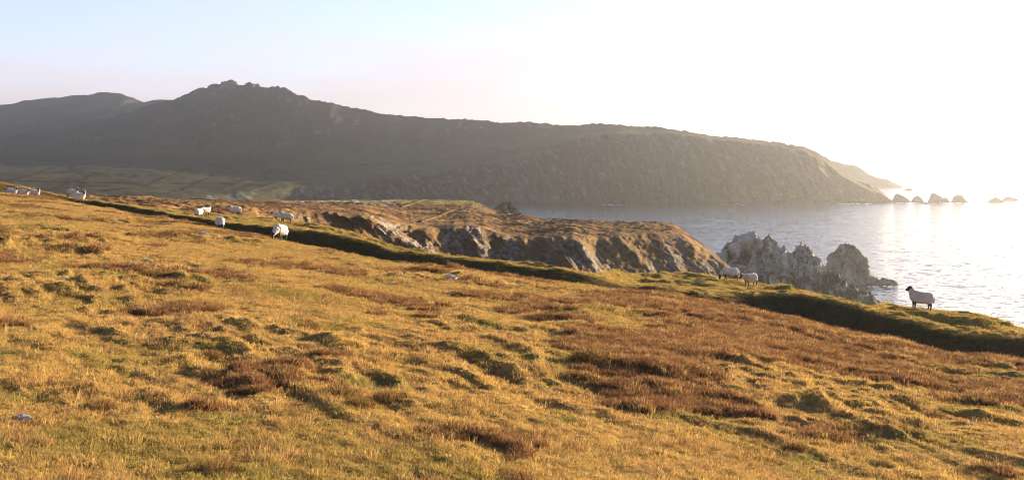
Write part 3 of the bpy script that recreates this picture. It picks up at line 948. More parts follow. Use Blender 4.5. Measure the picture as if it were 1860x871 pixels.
def tube(path, radii, seg=12, flat=1.0):
    """closed tapered tube; flat squeezes the section across"""
    path = np.array(path, float)
    n_ = len(path)
    V, Fc = [], []
    for i in range(n_):
        t = path[min(i + 1, n_ - 1)] - path[max(i - 1, 0)]
        t /= np.linalg.norm(t) + 1e-9
        ref = np.array([0, 1.0, 0]) if abs(t[1]) < 0.9 else np.array([0, 0, 1.0])
        a = np.cross(t, ref); a /= np.linalg.norm(a)
        b = np.cross(t, a)
        r = radii[i]
        ra, rb = (r if np.isscalar(r) else r)[0:2] if not np.isscalar(r) else (r, r * flat)
        for k in range(seg):
            w = 2 * math.pi * k / seg
            V.append(path[i] + a * math.cos(w) * ra + b * math.sin(w) * rb)
    for i in range(n_ - 1):
        for k in range(seg):
            k2 = (k + 1) % seg
            Fc.append((i * seg + k, i * seg + k2, (i + 1) * seg + k2, (i + 1) * seg + k))
    V.append(path[0]); V.append(path[-1])
    for k in range(seg):
        k2 = (k + 1) % seg
        Fc.append((len(V) - 2, k2, k))
        Fc.append((len(V) - 1, (n_ - 1) * seg + k, (n_ - 1) * seg + k2))
    return V, Fc


def rot_about(p, o, yaw):
    p, o = np.array(p, float), np.array(o, float)
    q = p - o
    c_, s_ = math.cos(yaw), math.sin(yaw)
    return o + np.array([q[0] * c_ - q[1] * s_, q[0] * s_ + q[1] * c_, q[2]])


def seg_dist(V, a, b):
    a, b = np.array(a), np.array(b)
    ab = b - a
    t = np.clip(((V - a) @ ab) / (ab @ ab + 1e-12), 0, 1)
    return np.linalg.norm(V - a - t[:, None] * ab, axis=1)


def make_sheep(name, pose='stand', turn=0.0, horns=True, stride=0.0, mark=None, seed=0, fleece=1.0, face=(0.02, 0.017, 0.014), ruff=None):
    """Origin on the ground below the chest, looking along +X."""
    root = bpy.data.objects.new(name, None)
    link(root)
    root.empty_display_size = 0.3
    W = 0.225 * fleece
    torso = [((-0.50, 0, 0.60), (0.06, 0.06)), ((-0.46, 0, 0.60), (0.17, 0.15)), ((-0.38, 0, 0.585), (0.225, W * 0.92)), ((-0.22, 0, 0.565), (0.25, W * 1.06)), ((0.0, 0, 0.555), (0.25, W * 1.06)),
             ((0.2, 0, 0.57), (0.24, W * 0.98)), ((0.34, 0, 0.59), (0.215, W * 0.86)), ((0.43, 0, 0.60), (0.15, W * 0.62)), ((0.47, 0, 0.61), (0.07, 0.08))]
    if pose == 'graze':
        neck = [((0.30, 0, 0.60), 0.19), ((0.44, 0, 0.52), 0.15), ((0.56, 0, 0.40), 0.115), ((0.62, 0, 0.32), 0.095)]
        poll, hdir = np.array([0.625, 0, 0.31]), np.array([0.30, 0, -0.95])
    elif pose == 'low':
        neck = [((0.30, 0, 0.60), 0.19), ((0.44, 0, 0.64), 0.15), ((0.56, 0, 0.68), 0.12), ((0.62, 0, 0.70), 0.10)]
        poll, hdir = np.array([0.62, 0, 0.71]), np.array([0.80, 0, -0.60])
    else:
        neck = [((0.27, 0, 0.62), 0.20), ((0.38, 0, 0.72), 0.16), ((0.45, 0, 0.82), 0.125), ((0.48, 0, 0.90), 0.10)]
        poll, hdir = np.array([0.485, 0, 0.915]), np.array([0.93, 0, -0.36])
    hdir = hdir / np.linalg.norm(hdir)
    pivot = np.array(neck[1][0])
    tw = [0.0, 0.25, 0.65, 1.0]
    neck = [(rot_about(p, pivot, turn * w), r) for (p, r), w in zip(neck, tw)]
    poll = rot_about(poll, pivot, turn)
    hd = rot_about(hdir, (0, 0, 0), turn)
    side = np.cross(np.array([0, 0, 1.0]), hd); side /= np.linalg.norm(side)
    upv = np.cross(hd, side)
    H = lambda a, b, c_: poll + hd * a + side * b + upv * c_
    head = [(H(-0.06, 0, 0.0), 0.055), (H(-0.02, 0, 0.015), 0.082), (H(0.05, 0, 0.01), 0.085), (H(0.11, 0, -0.005), 0.070), (H(0.17, 0, -0.02), 0.052), (H(0.215, 0, -0.03), 0.046), (H(0.24, 0, -0.035), 0.026)]
    jaw = [(H(0.02, 0, -0.05), 0.055), (H(0.10, 0, -0.055), 0.05), (H(0.19, 0, -0.055), 0.034)]
    ears = [[(H(0.01, s * 0.06, 0.03), 0.022), (H(-0.01, s * 0.12, 0.025), 0.03), (H(-0.03, s * 0.17, 0.005), 0.022), (H(-0.04, s * 0.20, -0.01), 0.008)] for s in (-1, 1)]
    legs = []
    for s in (-1, 1):
        st = stride * s
        legs.append([((0.27, s * 0.11, 0.52), 0.085), ((0.275 + 0.3 * st, s * 0.115, 0.36), 0.058), ((0.27 + 0.6 * st, s * 0.115, 0.235), 0.038), ((0.265 + 0.9 * st, s * 0.115, 0.09), 0.027),
                     ((0.27 + st, s * 0.115, 0.045), 0.032), ((0.29 + st, s * 0.115, 0.0), 0.036)])
        st = -st
        legs.append([((-0.33, s * 0.11, 0.55), 0.13), ((-0.32 + 0.2 * st, s * 0.125, 0.40), 0.088), ((-0.40 + 0.6 * st, s * 0.12, 0.255), 0.043), ((-0.385 + 0.9 * st, s * 0.12, 0.10), 0.028),
                     ((-0.375 + st, s * 0.12, 0.045), 0.033), ((-0.355 + st, s * 0.12, 0.0), 0.036)])
    tail = [((-0.47, 0, 0.66), 0.05), ((-0.525, 0, 0.56), 0.05), ((-0.53, 0, 0.44), 0.045), ((-0.52, 0, 0.36), 0.028)]
    V, Fc = [], []

    def add(path, flat=1.0, seg=12):
        v, f = tube([p for p, r in path], [r for p, r in path], seg, flat)
        o_ = len(V)
        V.extend(v)
        Fc.extend([tuple(i + o_ for i in q_) for q_ in f])
    add(torso, seg=20)
    add(neck); add(head); add(jaw, 0.8)
    for e in ears:
        add(e, 0.6, 8)
    for lg in legs:
        add(lg, seg=10)
    add(tail, seg=8)
    me = mesh_np('tmp', V, Fc)
    ob = link(bpy.data.objects.new('tmp', me))
    md = ob.modifiers.new('r', 'REMESH'); md.mode = 'VOXEL'; md.voxel_size = 0.0165
    sm = ob.modifiers.new('s', 'SMOOTH'); sm.factor = 0.5; sm.iterations = 3
    dg = bpy.context.evaluated_depsgraph_get()
    body = bpy.data.meshes.new_from_object(ob.evaluated_get(dg))
    bpy.data.objects.remove(ob)
    bpy.data.meshes.remove(me)
    body.name = 'body'
    n_ = len(body.vertices)
    P = np.empty(n_ * 3, np.float32); body.vertices.foreach_get('co', P); P = P.reshape(-1, 3).astype(float)
    NV = np.empty(n_ * 3, np.float32); body.vertices.foreach_get('normal', NV); NV = NV.reshape(-1, 3)
    dark = np.full(n_, 9.0)
    for path, lim in [(head, 0.0)] + [(jaw, 0.0)] + [(e, 0.0) for e in ears]:
        for (p0, r0), (p1, r1) in zip(path[:-1], path[1:]):
            dark = np.minimum(dark, seg_dist(P, p0, p1) - max(r0, r1))
    for lg in legs:
        for (p0, r0), (p1, r1) in zip(lg[1:-1], lg[2:]):
            dark = np.minimum(dark, seg_dist(P, p0, p1) - max(r0, r1))
    wool = np.full(n_, 9.0)
    for path in (torso, neck[:3], tail):
        for (p0, r0), (p1, r1) in zip(path[:-1], path[1:]):
            ra = r0 if np.isscalar(r0) else min(r0)
            rb = r1 if np.isscalar(r1) else min(r1)
            wool = np.minimum(wool, seg_dist(P, p0, p1) - max(ra, rb))
    for lg in legs:
        for (p0, r0), (p1, r1) in zip(lg[:1], lg[1:2]):
            wool = np.minimum(wool, seg_dist(P, p0, p1) - max(r0, r1))
    isd = smooth01(wool - dark, -0.045, -0.02)
    nz = 0.5 * noise3(*(P.T * 13), seed + 3) + 0.35 * noise3(*(P.T * 27), seed + 4) + 0.25 * noise3(*(P.T * 50), seed + 5)
    P2 = P + NV * ((1 - isd) * (0.034 * nz + 0.008))[:, None]
    body.vertices.foreach_set('co', P2.astype(np.float32).ravel())
    cream = np.array([0.56, 0.47, 0.36]) * (1 + 0.15 * noise3(*(P.T * 5), seed + 8))[:, None]
    under = smooth01(0.42 - P[:, 2] + 0.08 * noise3(*(P.T * 7), seed + 9), 0, 0.12)[:, None]
    cream = cream * (1 - 0.35 * under) + np.array([0.34, 0.26, 0.18]) * 0.35 * under
    if ruff:
        f_ = (smooth01(P[:, 0], 0.18, 0.40) * (0.7 + 0.5 * noise3(*(P.T * 9), seed + 12)))[:, None]
        cream = cream * (1 - f_) + np.array(ruff) * f_
    if mark:
        for (mx_, mz_, r_, mc_) in mark:
            f_ = (np.exp(-((P[:, 0] - mx_) / r_) ** 2 - ((P[:, 2] - mz_) / (1.3 * r_)) ** 2) * 0.75)[:, None]
            cream = cream * (1 - f_) + np.array(mc_) * f_
    blk = np.ones((n_, 3)) * np.array(face)
    muz = smooth01((P - H(0.0, 0, 0)) @ hd, 0.17, 0.23)[:, None] * isd[:, None]
    blk = blk * (1 - 0.4 * muz) + np.array([0.12, 0.10, 0.085]) * 0.4 * muz
    colr = cream * (1 - isd[:, None]) + blk * isd[:, None]
    color_attr(body, 'col', np.clip(colr, 0.005, 0.85))
    body.polygons.foreach_set('use_smooth', np.ones(len(body.polygons), dtype=bool))
    body.materials.clear()
    body.materials.append(M_sheep)
    link(bpy.data.objects.new('body', body), root)
    for s in (-1, 1):
        ec = H(0.085, s * 0.066, 0.022)
        v, f = tube([ec - hd * 0.014, ec - hd * 0.007, ec + hd * 0.007, ec + hd * 0.014], [0.004, 0.013, 0.013, 0.004], 8)
        eo = link(bpy.data.objects.new('eye', mesh_np('eye', v, f)), root)
        eo.data.materials.append(M_eye)
        if horns:
            path, rr = [], []
            for k in range(16):
                w = k / 15
                a_ = -0.5 + w * 4.6
                rad = 0.085 - 0.02 * w
                path.append(H(-0.055 + rad * -math.sin(a_) * 0.9, s * (0.045 + 0.13 * w), 0.035 + rad * math.cos(a_)))
                rr.append(0.029 * (1 - 0.8 * w) + 0.004)
            v, f = tube(path, rr, 8)
            ho = link(bpy.data.objects.new('horn', mesh_np('horn', v, f)), root)
            ho.data.materials.append(M_horn)
    return root


def on_hill(o, px, d, heading, size=1.0, sink=0.02, tilt=True):
    """stand on the hillside; heading in degrees, 0 = towards the right of the picture, 90 = away"""
    x = (px - CX) / F * d
    h = math.radians(heading)
    fw = np.array([math.cos(h), math.sin(h)])

    def zat(ax, ay):
        return hill_z(CX + ax / ay * F, ay)
    z = np.mean([zat(x + fw[0] * a_ + -fw[1] * b_, d + fw[1] * a_ + fw[0] * b_) for a_ in (-0.36, 0.27) for b_ in (-0.12, 0.12)])
    zf = zat(x + fw[0] * 0.27, d + fw[1] * 0.27); zb = zat(x - fw[0] * 0.36, d - fw[1] * 0.36)
    pitch = -math.atan2(zf - zb, 0.63 ) if tilt else 0
    pitch = max(-0.16, min(0.16, pitch))
    o.location = (x, d, z - sink)
    o.rotation_euler = (0, pitch, h)
    o.scale = (size * 0.9,) * 3


GS = 'sheep grazing on the hillside'
RED = (0.50, 0.22, 0.18)
FLOCK = [
    (20, 91, -12, 1.0, dict(pose='stand', turn=-.3, horns=True), 'leftmost sheep at the picture edge, half hidden by the rise, horn curling'),
    (42, 90, -15, 1.0, dict(pose='stand', turn=-.2, horns=True), 'half-hidden sheep second from the left edge, black face and pale horn'),
    (63, 87, -28, 1.0, dict(pose='stand', turn=-.5, horns=False), 'half-hidden sheep third from the left edge, facing the camera'),
    (142, 77.5, -22, 1.1, dict(pose='stand', turn=-.45, horns=True, stride=.05, mark=[(-.25, .62, .10, RED)]), 'horned black-faced ewe with red flank mark, on the rise at left'),
    (131, 97, -10, 1.05, dict(pose='stand', turn=-.3, horns=True), 'horned sheep standing partly behind the red-marked ewe'),
    (361, 84, 78, 1.05, dict(pose='stand', turn=.0, horns=False), 'round sheep seen from behind, left of the pair on the bank'),
    (372, 87, 50, 1.05, dict(pose='stand', turn=.9, horns=False), 'sheep turned away, right of the pair seen from behind on the bank'),
    (428, 94, 163, 1.1, dict(pose='stand', turn=-.1, horns=False), 'sheep facing left alone on the brown heath beyond the bank'),
    (400, 59.3, -62, 1.0, dict(pose='graze', turn=-.2, horns=False, mark=[(-.1, .6, .1, RED)]), 'sheep with head down at the lip of the slope, legs hidden'),
    (508, 50.6, -104, 1.08, dict(pose='graze', turn=-.35, horns=False, stride=.03), 'round white sheep grazing towards the camera, alone before the ditch'),
    (519, 85, 170, 1.1, dict(pose='stand', turn=-.3, horns=False, stride=.04), 'nearer of the two sheep facing left beyond the bank'),
    (506, 87, 176, 1.0, dict(pose='low', turn=.15, horns=False), 'farther of two sheep beyond the bank, its dark head showing left'),
    (1326, 62, 176, 1.0, dict(pose='graze', turn=.1, horns=False, stride=.07), 'sheep grazing to the left on the green ledge by the crag'),
    (1363, 60.5, 212, 1.0, dict(pose='low', turn=-.55, horns=True, ruff=(.42, .27, .15), face=(.05, .035, .025)), 'sheep with brown ruff and curled horn behind the grazing one'),
    (1671, 42.6, 180, 1.02, dict(pose='stand', turn=-.05, horns=False, fleece=.9), 'lone sheep standing head up against the sea at far right'),
]
for k, (px, d, hd_, size, kw, lab) in enumerate(FLOCK):
    s = make_sheep('sheep', seed=400 + 17 * k, **kw)
    on_hill(s, px, d, hd_, size)
    tag(s, lab, 'sheep', GS)

far_kinds = [make_sheep('sheep', seed=900 + k, pose=p, horns=False) for k, p in enumerate(('graze', 'stand'))]
for k, (px, py, hd_, lab) in enumerate([(716, 374, 170, 'distant sheep, leftmost white speck on the far end of the heath'), (729, 373, 20, 'distant sheep speck at the foot of the far turf bank'),
                                        (777, 366, 10, 'distant sheep speck just right of the far turf bank'), (803, 366.5, 185, 'distant sheep speck, rightmost along the far heath edge'),
                                        (787, 373, 30, 'distant sheep speck nearest the gully on the far heath')]):
    src = far_kinds[k % 2]
    o = src if k < 2 else src.copy()
    if k >= 2:
        SC.collection.objects.link(o)
        for ch in list(src.children):
            c_ = ch.copy()
            SC.collection.objects.link(c_)
            c_.parent = o
    p = heath_hit(px, py)
    o.location = (p[0], p[1], p[2] - 0.02)
    o.rotation_euler = (0, 0, math.radians(hd_))
    tag(o, lab, 'sheep', 'far sheep on the heath')

# ------------------------------------------------------------------ stones lying in the grass
STONES = [(817, 508, 0.10, 2.2, (0.42, 0.42, 0.42), 'long pale bluish slab lying flat, largest stone on the slope'),
          (725, 497, 0.07, 1.4, (0.55, 0.54, 0.52), 'small whitish stone up-slope left of the long pale slab'),
          (743, 506, 0.05, 1.2, (0.35, 0.38, 0.42), 'small blue-grey stone between the whitish stone and the long slab'),
          (268, 475, 0.085, 2.0, (0.24, 0.24, 0.25), 'flat dark grey stone in straw grass on the left slope'),
          (118, 507, 0.06, 1.6, (0.50, 0.48, 0.45), 'small pale stone in the grass near the left edge'),
          (369, 428, 0.10, 2.2, (0.48, 0.48, 0.50), 'flat grey stone in the turf below the sheep at the lip'),
          (392, 445, 0.06, 1.5, (0.52, 0.50, 0.47), 'little pale stone just below the flat grey one, left of centre'),
          (905, 521, 0.08, 1.8, (0.42, 0.38, 0.33), 'brownish stone in the heather right of the long pale slab'),
          (1765, 769, 0.022, 1.3, (0.75, 0.75, 0.75), 'tiny white stone in the grass at lower right'),
          (1798, 797, 0.035, 1.4, (0.30, 0.33, 0.37), 'small blue-grey stone below the tiny white one, lower right'),
          (42, 762, 0.045, 1.9, (0.30, 0.28, 0.26), 'flat grey stone among rusty tufts at lower left')]
for k, (px, py, r, el, colr, lab) in enumerate(STONES):
    p = hill_hit(px, py)
    nu, nv = 18, 12
    U, Vv = np.meshgrid(np.linspace(0, 2 * np.pi, nu, endpoint=False), np.linspace(-np.pi / 2, np.pi / 2, nv), indexing='ij')
    S = np.stack([np.cos(Vv) * np.cos(U), np.cos(Vv) * np.sin(U), np.sin(Vv)], -1)
    f_ = facets(*(S.transpose(2, 0, 1) * 1.6 + 3.1 * k), 700 + k)
    S = S * (1 + 0.35 * f_)[..., None] * np.array([el, 1.0, 0.6])
    vv = S.reshape(-1, 3) * r
    i = np.arange(nu * (nv - 1))
    a_, b_ = i // (nv - 1), i % (nv - 1)
    a2 = (a_ + 1) % nu
    fcs = np.stack([a_ * nv + b_, a2 * nv + b_, a2 * nv + b_ + 1, a_ * nv + b_ + 1], 1)
    o = link(bpy.data.objects.new('stone', mesh_np('stone', vv, fcs, False)))
    o.data.materials.append(plain('stone_%d' % k, colr, 0.8, 0.3, 6.0))
    o.location = (p[0], p[1], p[2] + r * 0.22)
    o.rotation_euler = (0.05, 0.12, random.uniform(-.3, .2))
    tag(o, lab, 'stone', 'stones lying on the slope')

# ------------------------------------------------------------------ tussocks that stand out
M_tus = {}


def tussock_mesh(seed, blades=700):
    r_ = np.random.default_rng(seed)
    V, Fc, S = [], [], []
    for b in range(blades):
        a = r_.uniform(0, 2 * np.pi)
        rr = math.sqrt(r_.uniform(0, 1))
        x, y = rr * math.cos(a), rr * math.sin(a)
        z0 = 0.45 * (1 - rr * rr)
        h = r_.uniform(0.35, 0.75)
        ln = 0.25 + 0.75 * rr
        la = a + r_.normal(0, 0.5)
        w = r_.uniform(0.008, 0.017)
        wa = r_.uniform(0, np.pi)
        wx, wy = math.cos(wa) * w, math.sin(wa) * w
        dx, dy = math.cos(la) * ln * h, math.sin(la) * ln * h
        o_ = len(V)
        V += [(x - wx, y - wy, z0 - .25), (x + wx, y + wy, z0 - .25), (x + dx * .5 + wx * .7, y + dy * .5 + wy * .7, z0 + h * .6), (x + dx * .5 - wx * .7, y + dy * .5 - wy * .7, z0 + h * .6),
              (x + dx, y + dy, z0 + h * (0.95 - 0.4 * rr))]
        Fc += [(o_, o_ + 1, o_ + 2, o_ + 3), (o_ + 3, o_ + 2, o_ + 4)]
        c_ = (RUST * 0.9 if r_.random() < 0.55 else TAN if r_.random() < 0.6 else OLIVE * 0.8) * r_.uniform(0.7, 1.2)
        S += [c_] * 5
    me = mesh_np('tussock', np.array(V), Fc, True)
    color_attr(me, 'col', np.array(S))
    return me


m, n, l = material('tussock_blades')
out = N(n, 'ShaderNodeOutputMaterial')
at = N(n, 'ShaderNodeAttribute', attribute_name='col')
df = N(n, 'ShaderNodeBsdfDiffuse'); trn = N(n, 'ShaderNodeBsdfTranslucent'); mx = N(n, 'ShaderNodeMixShader')
mx.inputs[0].default_value = 0.35
l.new(at.outputs['Color'], df.inputs[0]); l.new(at.outputs['Color'], trn.inputs[0])
l.new(df.outputs[0], mx.inputs[1]); l.new(trn.outputs[0], mx.inputs[2]); l.new(mx.outputs[0], out.inputs[0])
M_tussock = m
tmeshes = [tussock_mesh(800 + k) for k in range(4)]
for t_ in tmeshes:
    t_.materials.append(M_tussock)
TUSS = [(552, 487, 0.17, 1.7, 'pointed grass tussock standing alone below the white grazing sheep'),
        (355, 527, 0.28, 0.7, 'bushy brown tussock in the middle of the left slope'),
        (272, 503, 0.22, 0.8, 'brown tussock up-slope left of the bushy one'),
        (318, 520, 0.20, 0.9, 'small brown tussock beside the bushy one on the left slope'),
        (615, 722, 0.22, 0.75, 'big dark tussock added for a shadowed hollow at lower left of centre'),  # added tussock, stands in for the dark of a shadowed hollow
        (655, 738, 0.15, 0.75, 'dark tussock touching the big one on its right'),
        (705, 728, 0.17, 1.0, 'single brown tussock right of the two dark ones'),
        (560, 598, 0.20, 0.8, 'low tussock in the golden grass left of centre'),
        (380, 650, 0.16, 0.8, 'small dark tussock on the lower left slope'),
        (1078, 655, 0.34, 0.7, 'broad dark heathery tussock below the middle of the slope'),
        (1228, 612, 0.26, 0.8, 'dark heathery tussock among the right-hand heather'),
        (1690, 757, 0.2, 0.7, 'broad dark tussock at lower right'),
        (1445, 815, 0.12, 0.8, 'small brown tussock near the bottom right of centre'),
        (822, 783, 0.14, 0.9, 'dark tussock at the bottom centre'),
        (390, 855, 0.15, 0.8, 'reddish tussock at the bottom edge left of centre'),
        (180, 745, 0.14, 0.8, 'reddish tussock in the rusty patch at lower left')]
for k, (px, py, r, hz_, lab) in enumerate(TUSS):
    p = hill_hit(px, py)
    o = link(bpy.data.objects.new('grass_tussock', tmeshes[k % 4]))
    o.location = (p[0], p[1], p[2] - 0.01)
    o.scale = (r, r, r * hz_)
    o.rotation_euler = (0, 0.05, 1.3 * k)
    tag(o, lab, 'tussock', 'tussocks that stand out on the slope')

# ------------------------------------------------------------------ surf at the foot of the rocks
M_foam = plain('sea_foam', (0.80, 0.82, 0.84), 0.9, 0.1, 0.3)


def foam(px, py, length, depth, seed):
    d = 120000.0 / (py - HY)
    r_ = np.random.default_rng(seed)
    V, Fc = [], []
    for b in range(18):
        cx_, cy_ = r_.uniform(-.5, .5) * length, r_.normal(0, .3) * depth
        rx_, ry_ = length * r_.uniform(.015, .06), depth * r_.uniform(.08, .25)
        o_ = len(V)
        n_ = 9
        for k in range(n_):
            a = 2 * math.pi * k / n_
            q_ = r_.uniform(.6, 1.2)
            V.append((cx_ + rx_ * q_ * math.cos(a), cy_ + ry_ * q_ * math.sin(a), 0.02 + 0.004 * b))
        Fc.append(tuple(range(o_, o_ + n_)))
    o = link(bpy.data.objects.new('sea_foam', mesh_np('sea_foam', np.array(V), Fc, False)))
    o.location = ((px - CX) / F * d, d, 0.03)
    o.data.materials.append(M_foam)
    tag(o, 'white surf washing at the foot of the rocks', 'foam', kind='stuff')


for k, (px, py, ln, dp) in enumerate([(1600, 520, 14, 5), (1645, 521, 8, 4), (1650, 368.5, 40, 20), (1712, 369, 50, 22), (1760, 368.5, 40, 20), (1825, 369, 50, 24), (1560, 370, 50, 30),
                                      (1330, 371, 30, 26), (1110, 372, 24, 26), (1660, 344, 60, 60)]):
    foam(px, py, ln, dp, 40 + k)

# ------------------------------------------------------------------ grass and heather
tufts = bpy.data.collections.new('tuft_sources')
heaths = bpy.data.collections.new('heather_sources')


def tuft_mesh(name, blades, radius, height, width, lean, seed, mat, coll, curl=0.5):
    r_ = np.random.default_rng(seed)
    V, Fc, S = [], [], []
    for b in range(blades):
        a = r_.uniform(0, 2 * np.pi)
        rr = radius * math.sqrt(r_.uniform(0, 1))
        x, y = rr * math.cos(a), rr * math.sin(a)
        h = height * r_.uniform(0.5, 1.15)
        la = a + r_.normal(0, 0.9)
        ln = lean * r_.uniform(0.3, 1.2)
        dx, dy = math.cos(la) * ln, math.sin(la) * ln
        w = width * r_.uniform(0.7, 1.3)
        wa = r_.uniform(0, np.pi)
        wx, wy = math.cos(wa) * w / 2, math.sin(wa) * w / 2
        o_ = len(V)
        mz = h * 0.6
        V += [(x - wx, y - wy, -0.02), (x + wx, y + wy, -0.02),
              (x + dx * .45 * h + wx * .8, y + dy * .45 * h + wy * .8, mz), (x + dx * .45 * h - wx * .8, y + dy * .45 * h - wy * .8, mz),
              (x + dx * h, y + dy * h, h * (1 - 0.25 * curl * ln))]
        Fc += [(o_, o_ + 1, o_ + 2, o_ + 3), (o_ + 3, o_ + 2, o_ + 4)]
        sv_ = r_.uniform(0.75, 1.2)
        S += [0.9 * sv_, 0.9 * sv_, sv_, sv_, sv_ * 1.05]
    me = mesh_np(name, np.array(V), Fc, True)
    float_attr(me, 'shade', S)
    me.materials.append(mat)
    o = bpy.data.objects.new(name, me)
    coll.objects.link(o)
    return o


for k in range(6):
    tuft_mesh('tuft_%d' % k, 30, 0.080, 0.027, 0.0050, 1.7, 20 + k, M_grass, tufts)
for k in range(4):
    tuft_mesh('sprig_%d' % k, 44, 0.10, 0.085, 0.0075, 0.7, 60 + k, M_heather, heaths)


def scatter(name, coll, count, weight, scale_fn, colour_fn, nvar, seed, label, cat):
    r_ = np.random.default_rng(seed)
    A = HP[:-1, :-1]; B = HP[1:, :-1]; C = HP[:-1, 1:]
    area = np.linalg.norm(np.cross(B - A, C - A), axis=-1)
    w = (area * weight(A)[0]).ravel()
    w /= w.sum()
    cell = r_.choice(len(w), size=count, p=w)
    ci, ri = cell // A.shape[1], cell % A.shape[1]
    s, t = r_.random(count)[:, None], r_.random(count)[:, None]
    P = (HP[ci, ri] * (1 - s) + HP[ci + 1, ri] * s) * (1 - t) + (HP[ci, ri + 1] * (1 - s) + HP[ci + 1, ri + 1] * s) * t
    me = bpy.data.meshes.new(name)
    me.vertices.add(count)
    me.vertices.foreach_set('co', P.astype(np.float32).ravel())
    nrm_ = HN[ci, ri]
    rx = -np.arctan2(nrm_[:, 1], nrm_[:, 2]) * 0.7 + r_.normal(0, 0.12, count)
    ry = np.arctan2(nrm_[:, 0], nrm_[:, 2]) * 0.7 + r_.normal(0, 0.12, count)
    rot = np.stack([rx, ry, r_.uniform(0, 6.283, count)], 1).astype(np.float32)
    a = me.attributes.new('rot', 'FLOAT_VECTOR', 'POINT'); a.data.foreach_set('vector', rot.ravel())
    sc_ = scale_fn(P, r_)
    sc3 = np.stack([sc_, sc_, sc_ * np.clip(15.0 / P[:, 1], 0.3, 1.0) ** 0.6], 1).astype(np.float32)
    a = me.attributes.new('scl', 'FLOAT_VECTOR', 'POINT'); a.data.foreach_set('vector', sc3.ravel())
    a = me.attributes.new('var', 'INT', 'POINT'); a.data.foreach_set('value', r_.integers(0, nvar, count).astype(np.int32))
    cl_ = colour_fn(P, ci, ri, r_)
    color_attr(me, 'tint', cl_)
    o = link(bpy.data.objects.new(name, me))
    ng = bpy.data.node_groups.new(name + '_nodes', 'GeometryNodeTree')
    ng.interface.new_socket('Geometry', in_out='INPUT', socket_type='NodeSocketGeometry')
    ng.interface.new_socket('Geometry', in_out='OUTPUT', socket_type='NodeSocketGeometry')
    nd_ = ng.nodes
    gi, go = nd_.new('NodeGroupInput'), nd_.new('NodeGroupOutput')
    iop = nd_.new('GeometryNodeInstanceOnPoints')
    ci_ = nd_.new('GeometryNodeCollectionInfo')
    ci_.inputs['Collection'].default_value = coll
    ci_.inputs['Separate Children'].default_value = True
    ci_.inputs['Reset Children'].default_value = True
    iop.inputs['Pick Instance'].default_value = True

    def named(nm, typ):
        q_ = nd_.new('GeometryNodeInputNamedAttribute')
        q_.data_type = typ
        q_.inputs['Name'].default_value = nm
        return q_.outputs['Attribute']
    e2r = nd_.new('FunctionNodeEulerToRotation')
    ng.links.new(named('rot', 'FLOAT_VECTOR'), e2r.inputs[0])
    ng.links.new(gi.outputs[0], iop.inputs['Points'])
    ng.links.new(ci_.outputs[0], iop.inputs['Instance'])
    ng.links.new(named('var', 'INT'), iop.inputs['Instance Index'])
    ng.links.new(e2r.outputs[0], iop.inputs['Rotation'])
    ng.links.new(named('scl', 'FLOAT_VECTOR'), iop.inputs['Scale'])
    ng.links.new(iop.outputs[0], go.inputs[0])
    mod = o.modifiers.new('scatter', 'NODES')
    mod.node_group = ng
    tag(o, label, cat, kind='stuff')
    return o


HN = normals(HP)
HN *= np.sign(HN[..., 2:3])
IN_VIEW = ((cols > -160) & (cols < 2020))[:, None] * np.ones_like(HT)
IN_VIEW = IN_VIEW * (HT < 8.3)
Wv = IN_VIEW[:-1, :-1]
Rv = HR[:-1, :-1]
facing = np.clip(-(HN * HP / np.linalg.norm(HP, axis=-1, keepdims=True)).sum(-1), 0, 1)


def w_grass(A):
    d = A[..., 1]
    dens = np.where(d < 7, 0.15, 1.0) * np.clip(13.0 / d, 0.0, 1.3) ** 1.35
    return (dens * Wv * (1 - 0.75 * Rv),)


def w_heather(A):
    d = A[..., 1]
    dens = np.where(d < 7, 0.15, 1.0) * np.clip(15.0 / d, 0.0, 1.2) ** 1.35
    return (dens * Wv * smooth01(Rv, 0.25, 0.7) * (HT[:-1, :-1] < 1.3),)


def s_grass(P, r_):
    n_ = len(P)
    tus = smooth01(fbm2(P[:, 0] / 1.3, P[:, 1] / 1.3, 3, 205), 0.25, 0.7)
    return (0.8 + 0.35 * tus) * np.clip(P[:, 1] / 16.0, 0.8, 2.4) ** 0.75 * r_.uniform(0.45, 1.45, n_)


def s_heather(P, r_):
    return np.clip(P[:, 1] / 18.0, 0.7, 1.9) ** 0.7 * r_.uniform(0.6, 1.35, len(P)) * 1.1


def c_grass(P, ci, ri, r_):
    c = HC[ci, ri]
    n_ = len(c)
    j = r_.random(n_)
    pal = np.where((j < 0.5)[:, None], STRAW, np.where((j < 0.75)[:, None], GOLD, np.where((j < 0.9)[:, None], OLIVE, TAN)))
    c = c * 0.62 + pal * 0.38
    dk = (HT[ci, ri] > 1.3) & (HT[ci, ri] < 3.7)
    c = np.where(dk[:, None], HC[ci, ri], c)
    return np.clip(c * r_.uniform(0.75, 1.25, n_)[:, None], 0, 0.8)


def c_heather(P, ci, ri, r_):
    n_ = len(P)
    j = r_.random(n_)[:, None]
    c = RUST * (0.7 + 0.9 * j)
    c = np.where(r_.random(n_)[:, None] < 0.18, STRAW * 0.8, c)
    return np.clip(c, 0, 0.7)


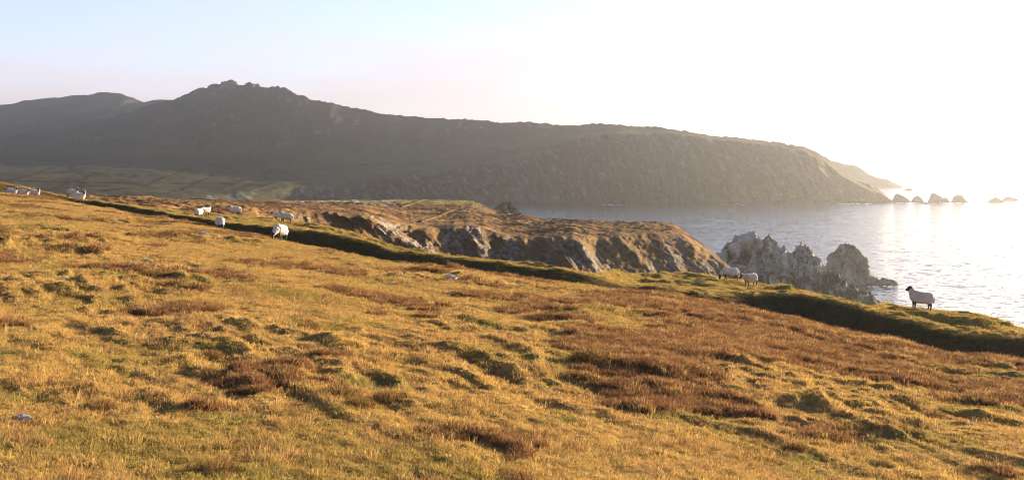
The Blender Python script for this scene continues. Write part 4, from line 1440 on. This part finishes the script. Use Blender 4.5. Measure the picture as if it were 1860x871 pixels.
scatter('hill_grass', tufts, 240000, w_grass, s_grass, c_grass, 6, 301, 'golden winter grass covering the hillside', 'grass')
stalks = bpy.data.collections.new('stalk_sources')
for k in range(4):
    tuft_mesh('stalk_%d' % k, 16, 0.06, 0.085, 0.0042, 0.9, 90 + k, M_grass, stalks)


def w_stalk(A):
    d = A[..., 1]
    dens = np.where(d < 7, 0.15, 1.0) * np.clip(15.0 / d, 0.0, 1.2) ** 1.4
    cl_ = smooth01(fbm2(A[..., 0] / 0.9, A[..., 1] / 0.9, 3, 207), 0.15, 0.7) + 0.04
    return (dens * Wv * cl_ * (HT[:-1, :-1] < 1.1),)


def c_stalk(P, ci, ri, r_):
    n_ = len(P)
    j = r_.random(n_)[:, None]
    c = np.where(j < 0.5, STRAW * 1.05, np.where(j < 0.8, TAN, RUST))
    return np.clip(c * r_.uniform(0.7, 1.15, n_)[:, None], 0, 0.8)


scatter('dead_stalks', stalks, 13000, w_stalk, s_heather, c_stalk, 4, 303, 'tufts of taller pale dead stalks among the short grass', 'grass')
scatter('hill_heather', heaths, 42000, w_heather, s_heather, c_heather, 4, 302, 'rust-brown heather growing in patches on the slope', 'heather')

# ------------------------------------------------------------------ haze
m, n, l = material('haze_air')
out = N(n, 'ShaderNodeOutputMaterial')
pv = N(n, 'ShaderNodeVolumePrincipled')
pv.inputs['Color'].default_value = (0.97, 0.94, 0.86, 1)
pv.inputs['Density'].default_value = HAZE_DENSITY
pv.inputs['Anisotropy'].default_value = HAZE_G
l.new(pv.outputs[0], out.inputs['Volume'])
hv = [(x, y, z) for z in (-10, 300) for x, y in ((-41000, -4000), (41000, -4000), (41000, 46000), (-41000, 46000))]
hz = link(bpy.data.objects.new('haze', mesh_np('haze', hv, [(3, 2, 1, 0), (4, 5, 6, 7), (0, 1, 5, 4), (1, 2, 6, 5), (2, 3, 7, 6), (3, 0, 4, 7)], False)))
hz.data.materials.append(m)
tag(hz, 'pale sunlit sea haze over the whole bay', 'haze', kind='stuff')
hz.display_type = 'WIRE'
